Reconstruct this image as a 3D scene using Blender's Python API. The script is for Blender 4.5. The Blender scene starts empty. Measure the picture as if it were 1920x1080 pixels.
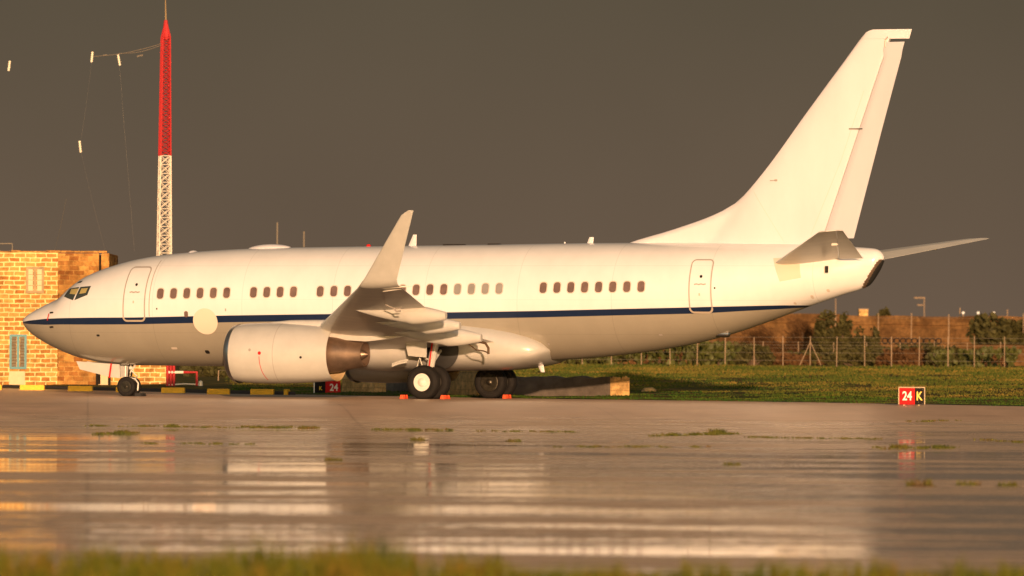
import bpy, bmesh, math, random
from mathutils import Vector, Matrix, noise
random.seed(7)
sc = bpy.context.scene
col = sc.collection
R = math.radians

# ------------------------------------------------------------------ camera
F = 13250.0; YH = 667.0; ROLL = R(.3); HC = 2.0
cd = bpy.data.cameras.new('camera'); cam = bpy.data.objects.new('camera', cd); col.objects.link(cam)
cam.location = (0, 0, HC); cd.sensor_width = 36; cd.lens = F/1920*36
cam.rotation_euler = (R(90), -ROLL, 0)
cd.shift_x = math.sin(ROLL)*0; cd.shift_y = (YH-540)/1920
cd.clip_start = 1; cd.clip_end = 12000
cd.dof.use_dof = True; cd.dof.focus_distance = 238; cd.dof.aperture_fstop = 2.4
sc.camera = cam
# ------------------------------------------------------------------ light
SUN_EL = 4.6; SUN_AZ = 2.6          # degrees above the horizon / to the right of straight behind the camera
sd = bpy.data.lights.new('sun', 'SUN'); sd.energy = 3.9; sd.angle = R(.5); sd.color = (1, .62, .36)
sun = bpy.data.objects.new('sun', sd); col.objects.link(sun)
sdir = Vector((math.sin(R(SUN_AZ))*math.cos(R(SUN_EL)), -math.cos(R(SUN_AZ))*math.cos(R(SUN_EL)), math.sin(R(SUN_EL))))
sun.rotation_euler = sdir.to_track_quat('Z', 'Y').to_euler(); sun.location = (20, -20, 30)
w = bpy.data.worlds.new('World'); sc.world = w; w.use_nodes = True
nt = w.node_tree; nt.nodes.clear()
def N(nt, t, **k):
    n = nt.nodes.new(t)
    for a, b in k.items():
        if a in n.inputs: n.inputs[a].default_value = b
        else: setattr(n, a, b)
    return n
sky = N(nt, 'ShaderNodeTexSky', sky_type='NISHITA', sun_disc=False, sun_elevation=R(SUN_EL), sun_rotation=R(180-SUN_AZ), dust_density=2.0)
bg1 = N(nt, 'ShaderNodeBackground', Strength=.15); nt.links.new(sky.outputs[0], bg1.inputs[0])
tc = N(nt, 'ShaderNodeTexCoord'); sx = N(nt, 'ShaderNodeSeparateXYZ'); nt.links.new(tc.outputs['Generated'], sx.inputs[0])
# storm cloud bank filling the side of the sky away from the sun
r1 = N(nt, 'ShaderNodeValToRGB'); r1.color_ramp.elements[0].position = 0; r1.color_ramp.elements[0].color = (.148, .100, .067, 1)
r1.color_ramp.elements[1].position = .055; r1.color_ramp.elements[1].color = (.104, .082, .053, 1)
nt.links.new(sx.outputs[2], r1.inputs[0])
nz = N(nt, 'ShaderNodeTexNoise', Scale=9.0, Detail=4.0, Roughness=.5); nt.links.new(tc.outputs['Generated'], nz.inputs['Vector'])
mr0 = N(nt, 'ShaderNodeMapRange'); nt.links.new(nz.outputs[0], mr0.inputs[0])
for i, v in enumerate((.3, .7, .9, 1.1)): mr0.inputs[i+1].default_value = v
vm = N(nt, 'ShaderNodeVectorMath', operation='SCALE'); nt.links.new(r1.outputs[0], vm.inputs[0]); nt.links.new(mr0.outputs[0], vm.inputs['Scale'])
bg2 = N(nt, 'ShaderNodeBackground', Strength=.76); nt.links.new(vm.outputs[0], bg2.inputs[0])
mr1 = N(nt, 'ShaderNodeMapRange', interpolation_type='SMOOTHSTEP'); nt.links.new(sx.outputs[1], mr1.inputs[0])
for i, v in enumerate((-.25, .35, 0, 1)): mr1.inputs[i+1].default_value = v
mx = N(nt, 'ShaderNodeMixShader'); nt.links.new(mr1.outputs[0], mx.inputs[0]); nt.links.new(bg1.outputs[0], mx.inputs[1]); nt.links.new(bg2.outputs[0], mx.inputs[2])
ow = N(nt, 'ShaderNodeOutputWorld'); nt.links.new(mx.outputs[0], ow.inputs[0])
sc.view_settings.view_transform = 'Standard'; sc.view_settings.look = 'None'; sc.view_settings.gamma = 1
sc.view_settings.exposure = 0.40
sc.render.engine = 'CYCLES'
sc.cycles.max_bounces = 10; sc.cycles.diffuse_bounces = 5; sc.cycles.glossy_bounces = 5; sc.cycles.blur_glossy = .3; sc.cycles.caustics_reflective = True

# ------------------------------------------------------------------ helpers
TH = R(23); cT, sT = math.cos(TH), math.sin(TH)
MX, MY, XM, GZ = (872-960)/55.2, 240.0, 16.8, .53
def ray(u, v):
    a, b = u-960, v-YH
    return (a*math.cos(ROLL)+b*math.sin(ROLL))/F, -(-a*math.sin(ROLL)+b*math.cos(ROLL))/F
def at(u, v, Y):
    dx, dz = ray(u, v); return Vector((dx*Y, Y, HC+dz*Y))
def pchip(pts):
    xs = [p[0] for p in pts]; ys = [p[1] for p in pts]; n = len(xs)
    h = [xs[i+1]-xs[i] for i in range(n-1)]; d = [(ys[i+1]-ys[i])/h[i] for i in range(n-1)]
    m = [d[0]]+[0 if d[i-1]*d[i] <= 0 else 2*d[i-1]*d[i]/(d[i-1]+d[i]) for i in range(1, n-1)]+[d[-1]]
    def f(x):
        if x <= xs[0]: return ys[0]
        if x >= xs[-1]: return ys[-1]
        i = 0
        while x > xs[i+1]: i += 1
        t = (x-xs[i])/h[i]
        return (2*t**3-3*t*t+1)*ys[i]+(t**3-2*t*t+t)*h[i]*m[i]+(-2*t**3+3*t*t)*ys[i+1]+(t**3-t*t)*h[i]*m[i+1]
    return f
def lerp(pts):
    def f(x):
        if x <= pts[0][0]: return pts[0][1]
        for a, b in zip(pts, pts[1:]):
            if x <= b[0]: return a[1]+(b[1]-a[1])*(x-a[0])/(b[0]-a[0])
        return pts[-1][1]
    return f
def link(name, bm, mats, parent=None, smooth=True, norm=True):
    if norm: bmesh.ops.recalc_face_normals(bm, faces=bm.faces)
    me = bpy.data.meshes.new(name); bm.to_mesh(me); bm.free()
    for m in (mats if isinstance(mats, (list, tuple)) else [mats]): me.materials.append(m)
    if smooth is True:
        me.set_sharp_from_angle(angle=R(38)) if hasattr(me, 'set_sharp_from_angle') else None
        for p in me.polygons: p.use_smooth = True
    o = bpy.data.objects.new(name, me); col.objects.link(o); o.parent = parent
    return o
def tag(o, label=None, cat=None, group=None, kind=None):
    if label: o['label'] = label
    if cat: o['category'] = cat
    if group: o['group'] = group
    if kind: o['kind'] = kind
    return o
def empty(name, loc=(0, 0, 0), rz=0, **k):
    o = bpy.data.objects.new(name, None); col.objects.link(o); o.location = loc; o.rotation_euler = (0, 0, rz); o.empty_display_size = .2
    return tag(o, **k)
def loft(rings, closed=True, cap0=True, cap1=True, bm=None, mi=0):
    bm = bm or bmesh.new(); vr = [[bm.verts.new(p) for p in r] for r in rings]; n = len(rings[0])
    for a, b in zip(vr, vr[1:]):
        for i in range(n if closed else n-1):
            j = (i+1) % n
            try: bm.faces.new((a[i], a[j], b[j], b[i])).material_index = mi
            except ValueError: pass
    if cap0 and closed: bm.faces.new(vr[0]).material_index = mi
    if cap1 and closed: bm.faces.new(vr[-1][::-1]).material_index = mi
    return bm
def box(bm, c, s, rot=None, mi=0, bev=0):
    v = []
    for dx in (-.5, .5):
        for dy in (-.5, .5):
            for dz in (-.5, .5):
                p = Vector((dx*s[0], dy*s[1], dz*s[2]))
                if rot: p = rot @ p
                v.append(bm.verts.new(p+Vector(c)))
    fs = [(0, 1, 3, 2), (4, 6, 7, 5), (0, 4, 5, 1), (2, 3, 7, 6), (0, 2, 6, 4), (1, 5, 7, 3)]
    ff = [bm.faces.new([v[i] for i in f]) for f in fs]
    for f in ff: f.material_index = mi
    if bev:
        es = list({e for f in ff for e in f.edges})
        bmesh.ops.bevel(bm, geom=es, offset=bev, segments=2, affect='EDGES')
    return bm
def tube(bm, pts, r, n=8, mi=0, r2=None):
    pts = [Vector(p) for p in pts]; rings = []
    for i, p in enumerate(pts):
        d = (pts[min(i+1, len(pts)-1)]-pts[max(i-1, 0)]).normalized()
        a = d.orthogonal().normalized() if abs(d.z) < .9 else Vector((1, 0, 0)).cross(d).normalized()
        if abs(d.z) < .9: a = Vector((0, 0, 1)).cross(d).normalized()
        b = d.cross(a); rr = r if r2 is None else r+(r2-r)*i/(len(pts)-1)
        rings.append([p+(a*math.cos(t)+b*math.sin(t))*rr for t in [2*math.pi*k/n for k in range(n)]])
    return loft(rings, bm=bm, mi=mi)
def lathe(bm, prof, origin, axis='y', n=40, mi=0, caps=True):
    """prof: list of (position along axis, radius[, mat])"""
    rings = []
    for p in prof:
        ring = []
        for k in range(n):
            t = 2*math.pi*k/n; a, r = p[0], p[1]
            q = {'y': (r*math.cos(t), a, r*math.sin(t)), 'x': (a, r*math.cos(t), r*math.sin(t)), 'z': (r*math.cos(t), r*math.sin(t), a)}[axis]
            ring.append(Vector(origin)+Vector(q))
        rings.append(ring)
    vr = [[bm.verts.new(p) for p in r] for r in rings]
    for s, (a, b) in enumerate(zip(vr, vr[1:])):
        for i in range(n):
            bm.faces.new((a[i], a[(i+1) % n], b[(i+1) % n], b[i])).material_index = prof[s][2] if len(prof[s]) > 2 else mi
    if caps:
        bm.faces.new(vr[0]).material_index = prof[0][2] if len(prof[0]) > 2 else mi
        bm.faces.new(vr[-1][::-1]).material_index = prof[-1][2] if len(prof[-1]) > 2 else mi
    return bm

# ------------------------------------------------------------------ materials
def mat(name, c, rough=.5, metal=0, coat=0, spec=.5, var=0, vscale=3, bump=0, bscale=20, emit=None, stretch=None):
    m = bpy.data.materials.new(name); m.use_nodes = True; t = m.node_tree; b = t.nodes['Principled BSDF']
    b.inputs['Base Color'].default_value = (*c, 1); b.inputs['Roughness'].default_value = rough; b.inputs['Metallic'].default_value = metal
    b.inputs['Coat Weight'].default_value = coat; b.inputs['Coat Roughness'].default_value = .08; b.inputs['Specular IOR Level'].default_value = spec
    tcn = N(t, 'ShaderNodeTexCoord'); vec = tcn.outputs['Object']
    if stretch:
        mp = N(t, 'ShaderNodeMapping'); mp.inputs['Scale'].default_value = stretch; t.links.new(vec, mp.inputs[0]); vec = mp.outputs[0]
    if var:
        n1 = N(t, 'ShaderNodeTexNoise', Scale=vscale, Detail=5.0, Roughness=.6); t.links.new(vec, n1.inputs['Vector'])
        q = N(t, 'ShaderNodeMapRange'); t.links.new(n1.outputs[0], q.inputs[0])
        for i, v in enumerate((.3, .7, 1-var, 1+var)): q.inputs[i+1].default_value = v
        s = N(t, 'ShaderNodeVectorMath', operation='SCALE'); s.inputs[0].default_value = c; t.links.new(q.outputs[0], s.inputs['Scale'])
        t.links.new(s.outputs[0], b.inputs['Base Color'])
    if bump:
        n2 = N(t, 'ShaderNodeTexNoise', Scale=bscale, Detail=4.0); t.links.new(vec, n2.inputs['Vector'])
        bp = N(t, 'ShaderNodeBump', Strength=bump, Distance=.05); t.links.new(n2.outputs[0], bp.inputs['Height']); t.links.new(bp.outputs[0], b.inputs['Normal'])
    if emit: b.inputs['Emission Color'].default_value = (*emit[0], 1); b.inputs['Emission Strength'].default_value = emit[1]
    return m
M = {}
M['white'] = mat('white_paint', (.63, .61, .63), .4, coat=.1, var=.045, vscale=.9, stretch=(1, 1, .4))
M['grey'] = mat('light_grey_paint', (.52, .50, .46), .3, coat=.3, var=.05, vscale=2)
M['wing'] = mat('wing_paint_bounce_lit', (.72, .68, .60), .38, coat=.1, var=.08, vscale=1.5, stretch=(.4, 1, 1))  # grey made paler and warmer: ground bounce on the undersides is in the colour
M['wingletshade'] = mat('winglet_paint_shaded', (.41, .39, .35), .4, coat=.1, var=.06)  # wing grey darkened: shading of the canted outer face put into the colour
M['metal'] = mat('bare_metal', (.62, .60, .58), .28, metal=1, var=.08)
M['hot'] = mat('exhaust_metal', (.26, .18, .13), .42, metal=.7, var=.25, vscale=2)
M['duct'] = mat('duct_liner', (.55, .40, .22), .5, var=.1)
M['dark'] = mat('dark_cavity', (.015, .014, .013), .7)
M['tyre'] = mat('tyre_rubber', (.014, .012, .011), .8, var=.2, bump=.15, spec=.25)
M['hubwhite'] = mat('white_hub', (.72, .68, .62), .4)
M['hubdark'] = mat('brake_metal', (.07, .06, .045), .4, metal=.8, var=.4, vscale=9)
M['strut'] = mat('gear_paint', (.62, .60, .55), .35)
M['pane'] = mat('cabin_pane', (.16, .10, .08), .12, var=.25, vscale=2.5)
M['shade'] = mat('cabin_pane_shade_down', (.27, .245, .22), .25, var=.1)
M['rim'] = mat('window_rim', (.55, .47, .40), .4)
M['glass'] = mat('cockpit_glass', (.045, .055, .05), .06)
M['blind'] = mat('cockpit_sun_blind', (.42, .33, .12), .35)
M['seal'] = mat('panel_seal', (.34, .30, .27), .5)
M['seam'] = mat('faint_seam', (.60, .57, .54), .5)
M['sealsill'] = mat('door_frame_metal', (.55, .45, .35), .35, metal=.3)
M['black'] = mat('black_mark', (.02, .017, .015), .9, spec=.05)
M['brownmetal'] = mat('dark_brown_metal', (.09, .055, .03), .8, spec=.1)
M['red'] = mat('red_paint', (.55, .02, .02), .9, spec=.05)
M['orange'] = mat('orange_chock', (.85, .10, .03), .5)
M['disc'] = mat('cream_disc', (.70, .57, .46), .6, spec=.2)
M['blackrub'] = mat('black_chock', (.02, .018, .017), .7)
M['patch'] = mat('stab_wear_plate', (.60, .52, .42), .4)

def fuselage_mat():
    m = bpy.data.materials.new('fuselage_paint'); m.use_nodes = True; t = m.node_tree; b = t.nodes['Principled BSDF']
    b.inputs['Roughness'].default_value = .25; b.inputs['Coat Weight'].default_value = .4; b.inputs['Coat Roughness'].default_value = .07
    tcn = N(t, 'ShaderNodeTexCoord'); s = N(t, 'ShaderNodeSeparateXYZ'); t.links.new(tcn.outputs['Object'], s.inputs[0])
    def M2(op, a, b_): 
        n = N(t, 'ShaderNodeMath', operation=op)
        for i, v in enumerate((a, b_)):
            if isinstance(v, (int, float)): n.inputs[i].default_value = v
            elif v is not None: t.links.new(v, n.inputs[i])
        return n.outputs[0]
    xn = M2('DIVIDE', s.outputs[0], 32.0)
    def curve(pts):
        n = N(t, 'ShaderNodeFloatCurve'); c = n.mapping.curves[0]
        pts = [(x/32, y) for x, y in pts]
        c.points[0].location = pts[0]; c.points[1].location = pts[-1]
        for p in pts[1:-1]: c.points.new(*p)
        for p in c.points: p.handle_type = 'VECTOR'
        n.mapping.update(); t.links.new(xn, n.inputs['Value']); return n.outputs[0]
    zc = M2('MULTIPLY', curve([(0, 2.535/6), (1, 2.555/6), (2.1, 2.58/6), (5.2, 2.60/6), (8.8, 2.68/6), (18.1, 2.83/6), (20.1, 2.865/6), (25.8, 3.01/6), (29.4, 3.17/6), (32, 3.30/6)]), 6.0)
    hw = curve([(0, .01), (.5, .06), (1.4, .105), (3.5, .12), (26, .105), (28.5, .06), (30.0, .0), (32, .0)])
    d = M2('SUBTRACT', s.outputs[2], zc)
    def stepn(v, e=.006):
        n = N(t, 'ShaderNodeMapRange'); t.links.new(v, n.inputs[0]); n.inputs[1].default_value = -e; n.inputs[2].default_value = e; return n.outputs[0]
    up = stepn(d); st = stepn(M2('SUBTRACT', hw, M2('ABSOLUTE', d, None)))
    n1 = N(t, 'ShaderNodeTexNoise', Scale=1.3, Detail=6.0, Roughness=.6); mp = N(t, 'ShaderNodeMapping'); mp.inputs['Scale'].default_value = (1, 1, .5)
    t.links.new(tcn.outputs['Object'], mp.inputs[0]); t.links.new(mp.outputs[0], n1.inputs['Vector'])
    q = N(t, 'ShaderNodeMapRange'); t.links.new(n1.outputs[0], q.inputs[0])
    for i, v in enumerate((.3, .7, .95, 1.03)): q.inputs[i+1].default_value = v
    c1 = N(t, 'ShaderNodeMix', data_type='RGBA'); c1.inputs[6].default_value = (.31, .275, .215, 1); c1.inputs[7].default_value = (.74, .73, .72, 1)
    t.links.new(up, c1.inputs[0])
    c2 = N(t, 'ShaderNodeMix', data_type='RGBA'); c2.inputs[7].default_value = (.010, .020, .055, 1)
    t.links.new(st, c2.inputs[0]); t.links.new(c1.outputs[2], c2.inputs[6])
    # frame and lap joints: faint lines in the paint
    def lines(v, period, wd):
        f = M2('FRACT', M2('DIVIDE', v, period), None); f = M2('ABSOLUTE', M2('SUBTRACT', f, .5), None)
        return stepn(M2('SUBTRACT', M2('ABSOLUTE', f, None), .5-wd/period/2), .0015)
    ln = M2('MAXIMUM', lines(M2('ADD', s.outputs[0], .9), 3.4, .022), lines(M2('ADD', s.outputs[2], .1), 1.15, .012))
    k = M2('SUBTRACT', 1.0, M2('MULTIPLY', ln, .14)); k = M2('MULTIPLY', k, q.outputs[0])
    vs = N(t, 'ShaderNodeVectorMath', operation='SCALE'); t.links.new(c2.outputs[2], vs.inputs[0]); t.links.new(k, vs.inputs['Scale'])
    t.links.new(vs.outputs[0], b.inputs['Base Color'])
    bn = N(t, 'ShaderNodeTexNoise', Scale=.9, Detail=2.0); t.links.new(tcn.outputs['Object'], bn.inputs['Vector'])
    bp = N(t, 'ShaderNodeBump', Strength=.12, Distance=.02); t.links.new(bn.outputs[0], bp.inputs['Height'])
    t.links.new(bp.outputs[0], b.inputs['Coat Normal'])
    return m
M['fus'] = fuselage_mat()

def apron_mat():
    m = bpy.data.materials.new('wet_apron'); m.use_nodes = True; t = m.node_tree; b = t.nodes['Principled BSDF']
    g = N(t, 'ShaderNodeNewGeometry'); s = N(t, 'ShaderNodeSeparateXYZ'); t.links.new(g.outputs['Position'], s.inputs[0])
    def noi(sc_, det=4, st=(1, 1, 1), rgh=.55, off=(0, 0, 0)):
        mp = N(t, 'ShaderNodeMapping'); mp.inputs['Scale'].default_value = st; mp.inputs['Location'].default_value = off
        t.links.new(g.outputs['Position'], mp.inputs[0])
        n = N(t, 'ShaderNodeTexNoise', Scale=sc_, Detail=float(det), Roughness=rgh); t.links.new(mp.outputs[0], n.inputs['Vector']); return n.outputs[0]
    def mr(v, a, b_, c, d, sm=False):
        n = N(t, 'ShaderNodeMapRange'); 
        if sm: n.interpolation_type = 'SMOOTHSTEP'
        t.links.new(v, n.inputs[0])
        for i, x in enumerate((a, b_, c, d)): n.inputs[i+1].default_value = x
        return n.outputs[0]
    def mth(op, a, b_=None):
        n = N(t, 'ShaderNodeMath', operation=op)
        for i, v in enumerate((a, b_)):
            if isinstance(v, (int, float)): n.inputs[i].default_value = v
            elif v is not None: t.links.new(v, n.inputs[i])
        return n.outputs[0]
    near = mr(s.outputs[1], 188, 194, 1, 0, True)          # the low part where rain stands
    near2 = mr(s.outputs[1], 197, 203, 1, 0, True)         # concrete / asphalt joint
    pud = mth('ADD', mth('ADD', mth('MULTIPLY', noi(.17, 3, (.35, 1, 1)), .40), mth('MULTIPLY', noi(.55, 4, (.22, 1, 1), .65, (3, 9, 0)), .40)), mth('MULTIPLY', noi(6, 2, (.6, 1, 1), .5, (1, 4, 0)), .20))
    wet = mth('MULTIPLY', mr(pud, WET0, WET1, 0, 1, True), near)
    base = noi(.8, 6); fine = noi(30, 3)
    cr = N(t, 'ShaderNodeMix', data_type='RGBA'); cr.inputs[6].default_value = (.20, .138, .10, 1); cr.inputs[7].default_value = (.20, .150, .112, 1); t.links.new(near2, cr.inputs[0])
    k = mth('MULTIPLY', mr(base, .3, .7, .78, 1.2), mr(fine, .3, .7, .85, 1.15))
    k = mth('MULTIPLY', k, mr(wet, 0, 1, 1, .4))
    jx = mth('ABSOLUTE', mth('SUBTRACT', mth('FRACT', mth('DIVIDE', mth('ADD', s.outputs[0], mth('MULTIPLY', s.outputs[1], .06)), 7.5)), .5))
    jy = mth('ABSOLUTE', mth('SUBTRACT', mth('FRACT', mth('DIVIDE', mth('SUBTRACT', s.outputs[1], mth('MULTIPLY', s.outputs[0], .06)), 7.5)), .5))
    joint = mth('MAXIMUM', mr(jx, .4955, .4965, 0, 1), mr(jy, .490, .4925, 0, 1))
    k = mth('MULTIPLY', k, mr(joint, 0, 1, 1, .72))
    vs = N(t, 'ShaderNodeVectorMath', operation='SCALE'); t.links.new(cr.outputs[2], vs.inputs[0]); t.links.new(k, vs.inputs['Scale'])
    t.links.new(vs.outputs[0], b.inputs['Base Color'])
    dampr = mr(noi(.9, 4, (.3, 1, 1), .6, (7, 1, 0)), .35, .65, .20, .40)
    rr = N(t, 'ShaderNodeMix', data_type='FLOAT'); t.links.new(wet, rr.inputs[0]); t.links.new(dampr, rr.inputs[2]); rr.inputs[3].default_value = .045
    rr2 = N(t, 'ShaderNodeMix', data_type='FLOAT'); t.links.new(near2, rr2.inputs[0]); rr2.inputs[2].default_value = .30; t.links.new(rr.outputs[0], rr2.inputs[3])
    t.links.new(rr2.outputs[0], b.inputs['Roughness'])
    b.inputs['Diffuse Roughness'].default_value = 1.0
    hgt = mth('ADD', mth('MULTIPLY', noi(22, 4), 1.0), mth('MULTIPLY', noi(3, 3), .5))
    bs = mth('MULTIPLY', mr(wet, 0, .7, 1, 0), BUMP)
    bp = N(t, 'ShaderNodeBump', Distance=.008); t.links.new(bs, bp.inputs['Strength']); t.links.new(hgt, bp.inputs['Height']); t.links.new(bp.outputs[0], b.inputs['Normal'])
    return m
WET0, WET1, BUMP = .475, .535, .5
M['apron'] = apron_mat()

def grass_mat(name, c1, c2, c3, sc1=.25, stretch=(.5, 1, 1)):
    m = bpy.data.materials.new(name); m.use_nodes = True; t = m.node_tree; b = t.nodes['Principled BSDF']
    g = N(t, 'ShaderNodeNewGeometry'); mp = N(t, 'ShaderNodeMapping'); mp.inputs['Scale'].default_value = stretch; t.links.new(g.outputs['Position'], mp.inputs[0])
    n1 = N(t, 'ShaderNodeTexNoise', Scale=sc1, Detail=6.0, Roughness=.65); t.links.new(mp.outputs[0], n1.inputs['Vector'])
    r = N(t, 'ShaderNodeValToRGB'); e = r.color_ramp.elements; e[0].position = .36; e[0].color = (*c1, 1); e[1].position = .66; e[1].color = (*c3, 1)
    x = e.new(.5); x.color = (*c2, 1); t.links.new(n1.outputs[0], r.inputs[0]); t.links.new(r.outputs[0], b.inputs['Base Color'])
    b.inputs['Roughness'].default_value = .8; b.inputs['Specular IOR Level'].default_value = .15
    n2 = N(t, 'ShaderNodeTexNoise', Scale=4.0, Detail=5.0); t.links.new(g.outputs['Position'], n2.inputs['Vector'])
    bp = N(t, 'ShaderNodeBump', Strength=1.0, Distance=.3); t.links.new(n2.outputs[0], bp.inputs['Height']); t.links.new(bp.outputs[0], b.inputs['Normal'])
    return m
M['bank'] = grass_mat('bank_grass', (.03, .05, .012), (.10, .085, .018), (.26, .15, .04), .5, (.35, 1, 1))
M['blade'] = grass_mat('grass_blades', (.03, .065, .010), (.085, .10, .015), (.26, .17, .035), .28, (.6, .55, 1))
M['blade2'] = grass_mat('lush_grass_blades', (.020, .060, .008), (.050, .100, .010), (.15, .14, .022), .5, (.5, .7, 1))
M['fore'] = grass_mat('foreground_grass', (.035, .06, .006), (.12, .125, .010), (.23, .12, .018), 1.6, (1, .3, .1))
M['weed'] = grass_mat('weed_leaves', (.06, .075, .015), (.11, .11, .02), (.14, .08, .03), 1.0, (1, 1, 1))
M['leaf'] = mat('bush_leaves', (.058, .052, .015), .7, var=.5, vscale=1.5, spec=.2)
M['dryleaf'] = mat('dry_twigs', (.10, .05, .02), .8, var=.4, vscale=2, spec=.1)
M['cactus'] = mat('cactus_pads', (.065, .07, .014), .6, var=.45, vscale=1.6, spec=.3)
M['bark'] = mat('bark', (.12, .08, .05), .9)

# ------------------------------------------------------------------ setting: apron, grass bank
edge = lerp([(-300, 330), (-60, 330), (-21.4, 295), (-9.1, 262), (.73, 242.6), (9.4, 231), (15.7, 216.5), (19, 214), (400, 214)])
def zap(Y):
    t = min(1, max(0, (Y-190)/22)); return GZ*t*t*(3-2*t)
xs = [-400, -150, -80, -50] + [-40+i for i in range(81)] + [50, 80, 150, 400]
bm = bmesh.new(); rows = []
ys = [-60, -20, 0, 20, 40, 60, 80, 100, 120, 140, 160, 180, 188] + [190+i*1.1 for i in range(21)]
for Y in ys: rows.append([bm.verts.new((x, Y, zap(Y))) for x in xs])
for k in range(1, 13): rows.append([bm.verts.new((x, 214+(edge(x)-214)*k/12 if edge(x) > 214.01 else 213.2+.06*k, GZ)) for x in xs])
for a, b in zip(rows, rows[1:]):
    for i in range(len(xs)-1): bm.faces.new((a[i], a[i+1], b[i+1], b[i]))
tag(link('apron', bm, M['apron']), kind='structure')
def zbank(x, Y):
    d = Y-edge(x)
    z = GZ+.0034*min(max(d, 0), 250)
    if d > .5: z += .10*min(1, d/8)*noise.noise(Vector((x*.25, Y*.12, 0)))+.05*min(1, d/3)*noise.noise(Vector((x*.8, Y*.5, 3)))
    if d > 300: z = GZ+.85
    return z
bm = bmesh.new(); ds = [0, .3, 1, 2, 3.5, 5, 7, 9, 12, 15, 18, 22, 26, 30, 35, 40, 46, 52, 60, 70, 80, 95, 110, 130, 150, 175, 200, 230, 260, 300, 360, 450, 700, 1200, 2500, 8000]
xg = [-4000, -1200, -500, -200, -100, -60] + [-50+i*.8 for i in range(126)] + [60, 100, 200, 500, 1200, 4000]
rows = []
for d in ds: rows.append([bm.verts.new((x, edge(x)-.05+d, zbank(x, edge(x)+d)+(0.004 if d < .1 else .03))) for x in xg])
for a, b in zip(rows, rows[1:]):
    for i in range(len(xg)-1): bm.faces.new((a[i], a[i+1], b[i+1], b[i]))
tag(link('ground', bm, M['bank']), kind='structure')

def blades(bm, x, y, z, h, n, spread, lean=.5, wd=.02, seg=1, mi=0):
    for _ in range(n):
        a = random.uniform(0, 6.28); rr = spread*random.random()**.5
        bx, by = x+rr*math.cos(a), y+rr*math.sin(a); hh = h*random.uniform(.5, 1.15)
        l = Vector((random.uniform(-1, 1), random.uniform(-.6, .6), 0))*lean*hh; w_ = Vector((random.uniform(.5, 1), random.uniform(-.6, .6), 0)).normalized()*wd
        p0 = Vector((bx, by, z)); p1 = p0+l*.35+Vector((0, 0, hh*.6)); p2 = p0+l+Vector((0, 0, hh))
        v = [bm.verts.new(q) for q in (p0-w_, p0+w_, p1+w_*.8, p2, p1-w_*.8)]
        bm.faces.new(v).material_index = mi
bm = bmesh.new()
for _ in range(15000):
    u = random.uniform(380, 2000); d = random.random()**1.5*235
    x = (u-960)/F*(240+d); Y = edge(x)+.1+d
    if noise.noise(Vector((x*.35, Y*.12, 7)))+.5*noise.noise(Vector((x*1.2, Y*.4, 2))) < -.42: continue
    sc_ = 1+d/120
    blades(bm, x, Y, zbank(x, Y), .07*sc_, 6, .3*sc_, 1.1, .014*sc_, mi=1 if d+9*noise.noise(Vector((x*.3, Y*.1, 9)))*2 < 26 else 0)
tag(link('grass', bm, [M['blade'], M['blade2']], smooth=False, norm=False), kind='stuff')
bm = bmesh.new()
for _ in range(5200):
    Y = random.uniform(54, 63); u = random.uniform(-150, 2070)
    q = noise.noise(Vector((u*.006, Y*.2, 1)))+.55*noise.noise(Vector((u*.022, 0, 5)))
    h = .31+.13*q + (.07 if 480 < u < 760 else 0)-(.07 if u > 780 else 0)
    if u > 780 and q < -.05: h *= .75
    if random.random() < .012: h *= 1.4
    x = (u-960)/F*Y
    blades(bm, x, Y, 0, max(.1, h), 2, .06, .25, .006)
tag(link('foreground_grass', bm, M['fore'], smooth=False, norm=False), kind='stuff')
# weeds growing in the joints between the concrete slabs (uncountable low growth), then single tufts
def on_apron(u, v):
    lo, hi = 40., 330.
    for _ in range(50):
        Y = (lo+hi)/2; p = at(u, v, Y)
        if p.z > zap(Y): lo = Y
        else: hi = Y
    return at(u, v, (lo+hi)/2)
bm = bmesh.new()
for (u0, v0, u1, v1, n, h) in [(165, 799, 590, 804, 90, .05), (440, 802, 600, 803, 40, .07), (700, 806, 850, 807, 45, .06), (900, 808, 1100, 811, 35, .04), (1220, 818, 1390, 814, 75, .08), (1400, 820, 1650, 824, 60, .04), (180, 814, 260, 813, 30, .06), (270, 832, 470, 833, 40, .04), (1030, 838, 1330, 838, 26, .04), (1640, 841, 1790, 841, 40, .06), (1690, 791, 1800, 789, 22, .05), (1820, 823, 1920, 830, 22, .04)]:
    for _ in range(n):
        t = random.random(); p = on_apron(u0+(u1-u0)*t, v0+(v1-v0)*t+random.uniform(-1, 1))
        if noise.noise(Vector((p.x*1.5, p.y, 2))) < -.12: continue
        blades(bm, p.x, p.y, p.z, h, 9, .12, 1.2, .012)
tag(link('joint_weeds', bm, M['weed'], smooth=False, norm=False), kind='stuff')
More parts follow.
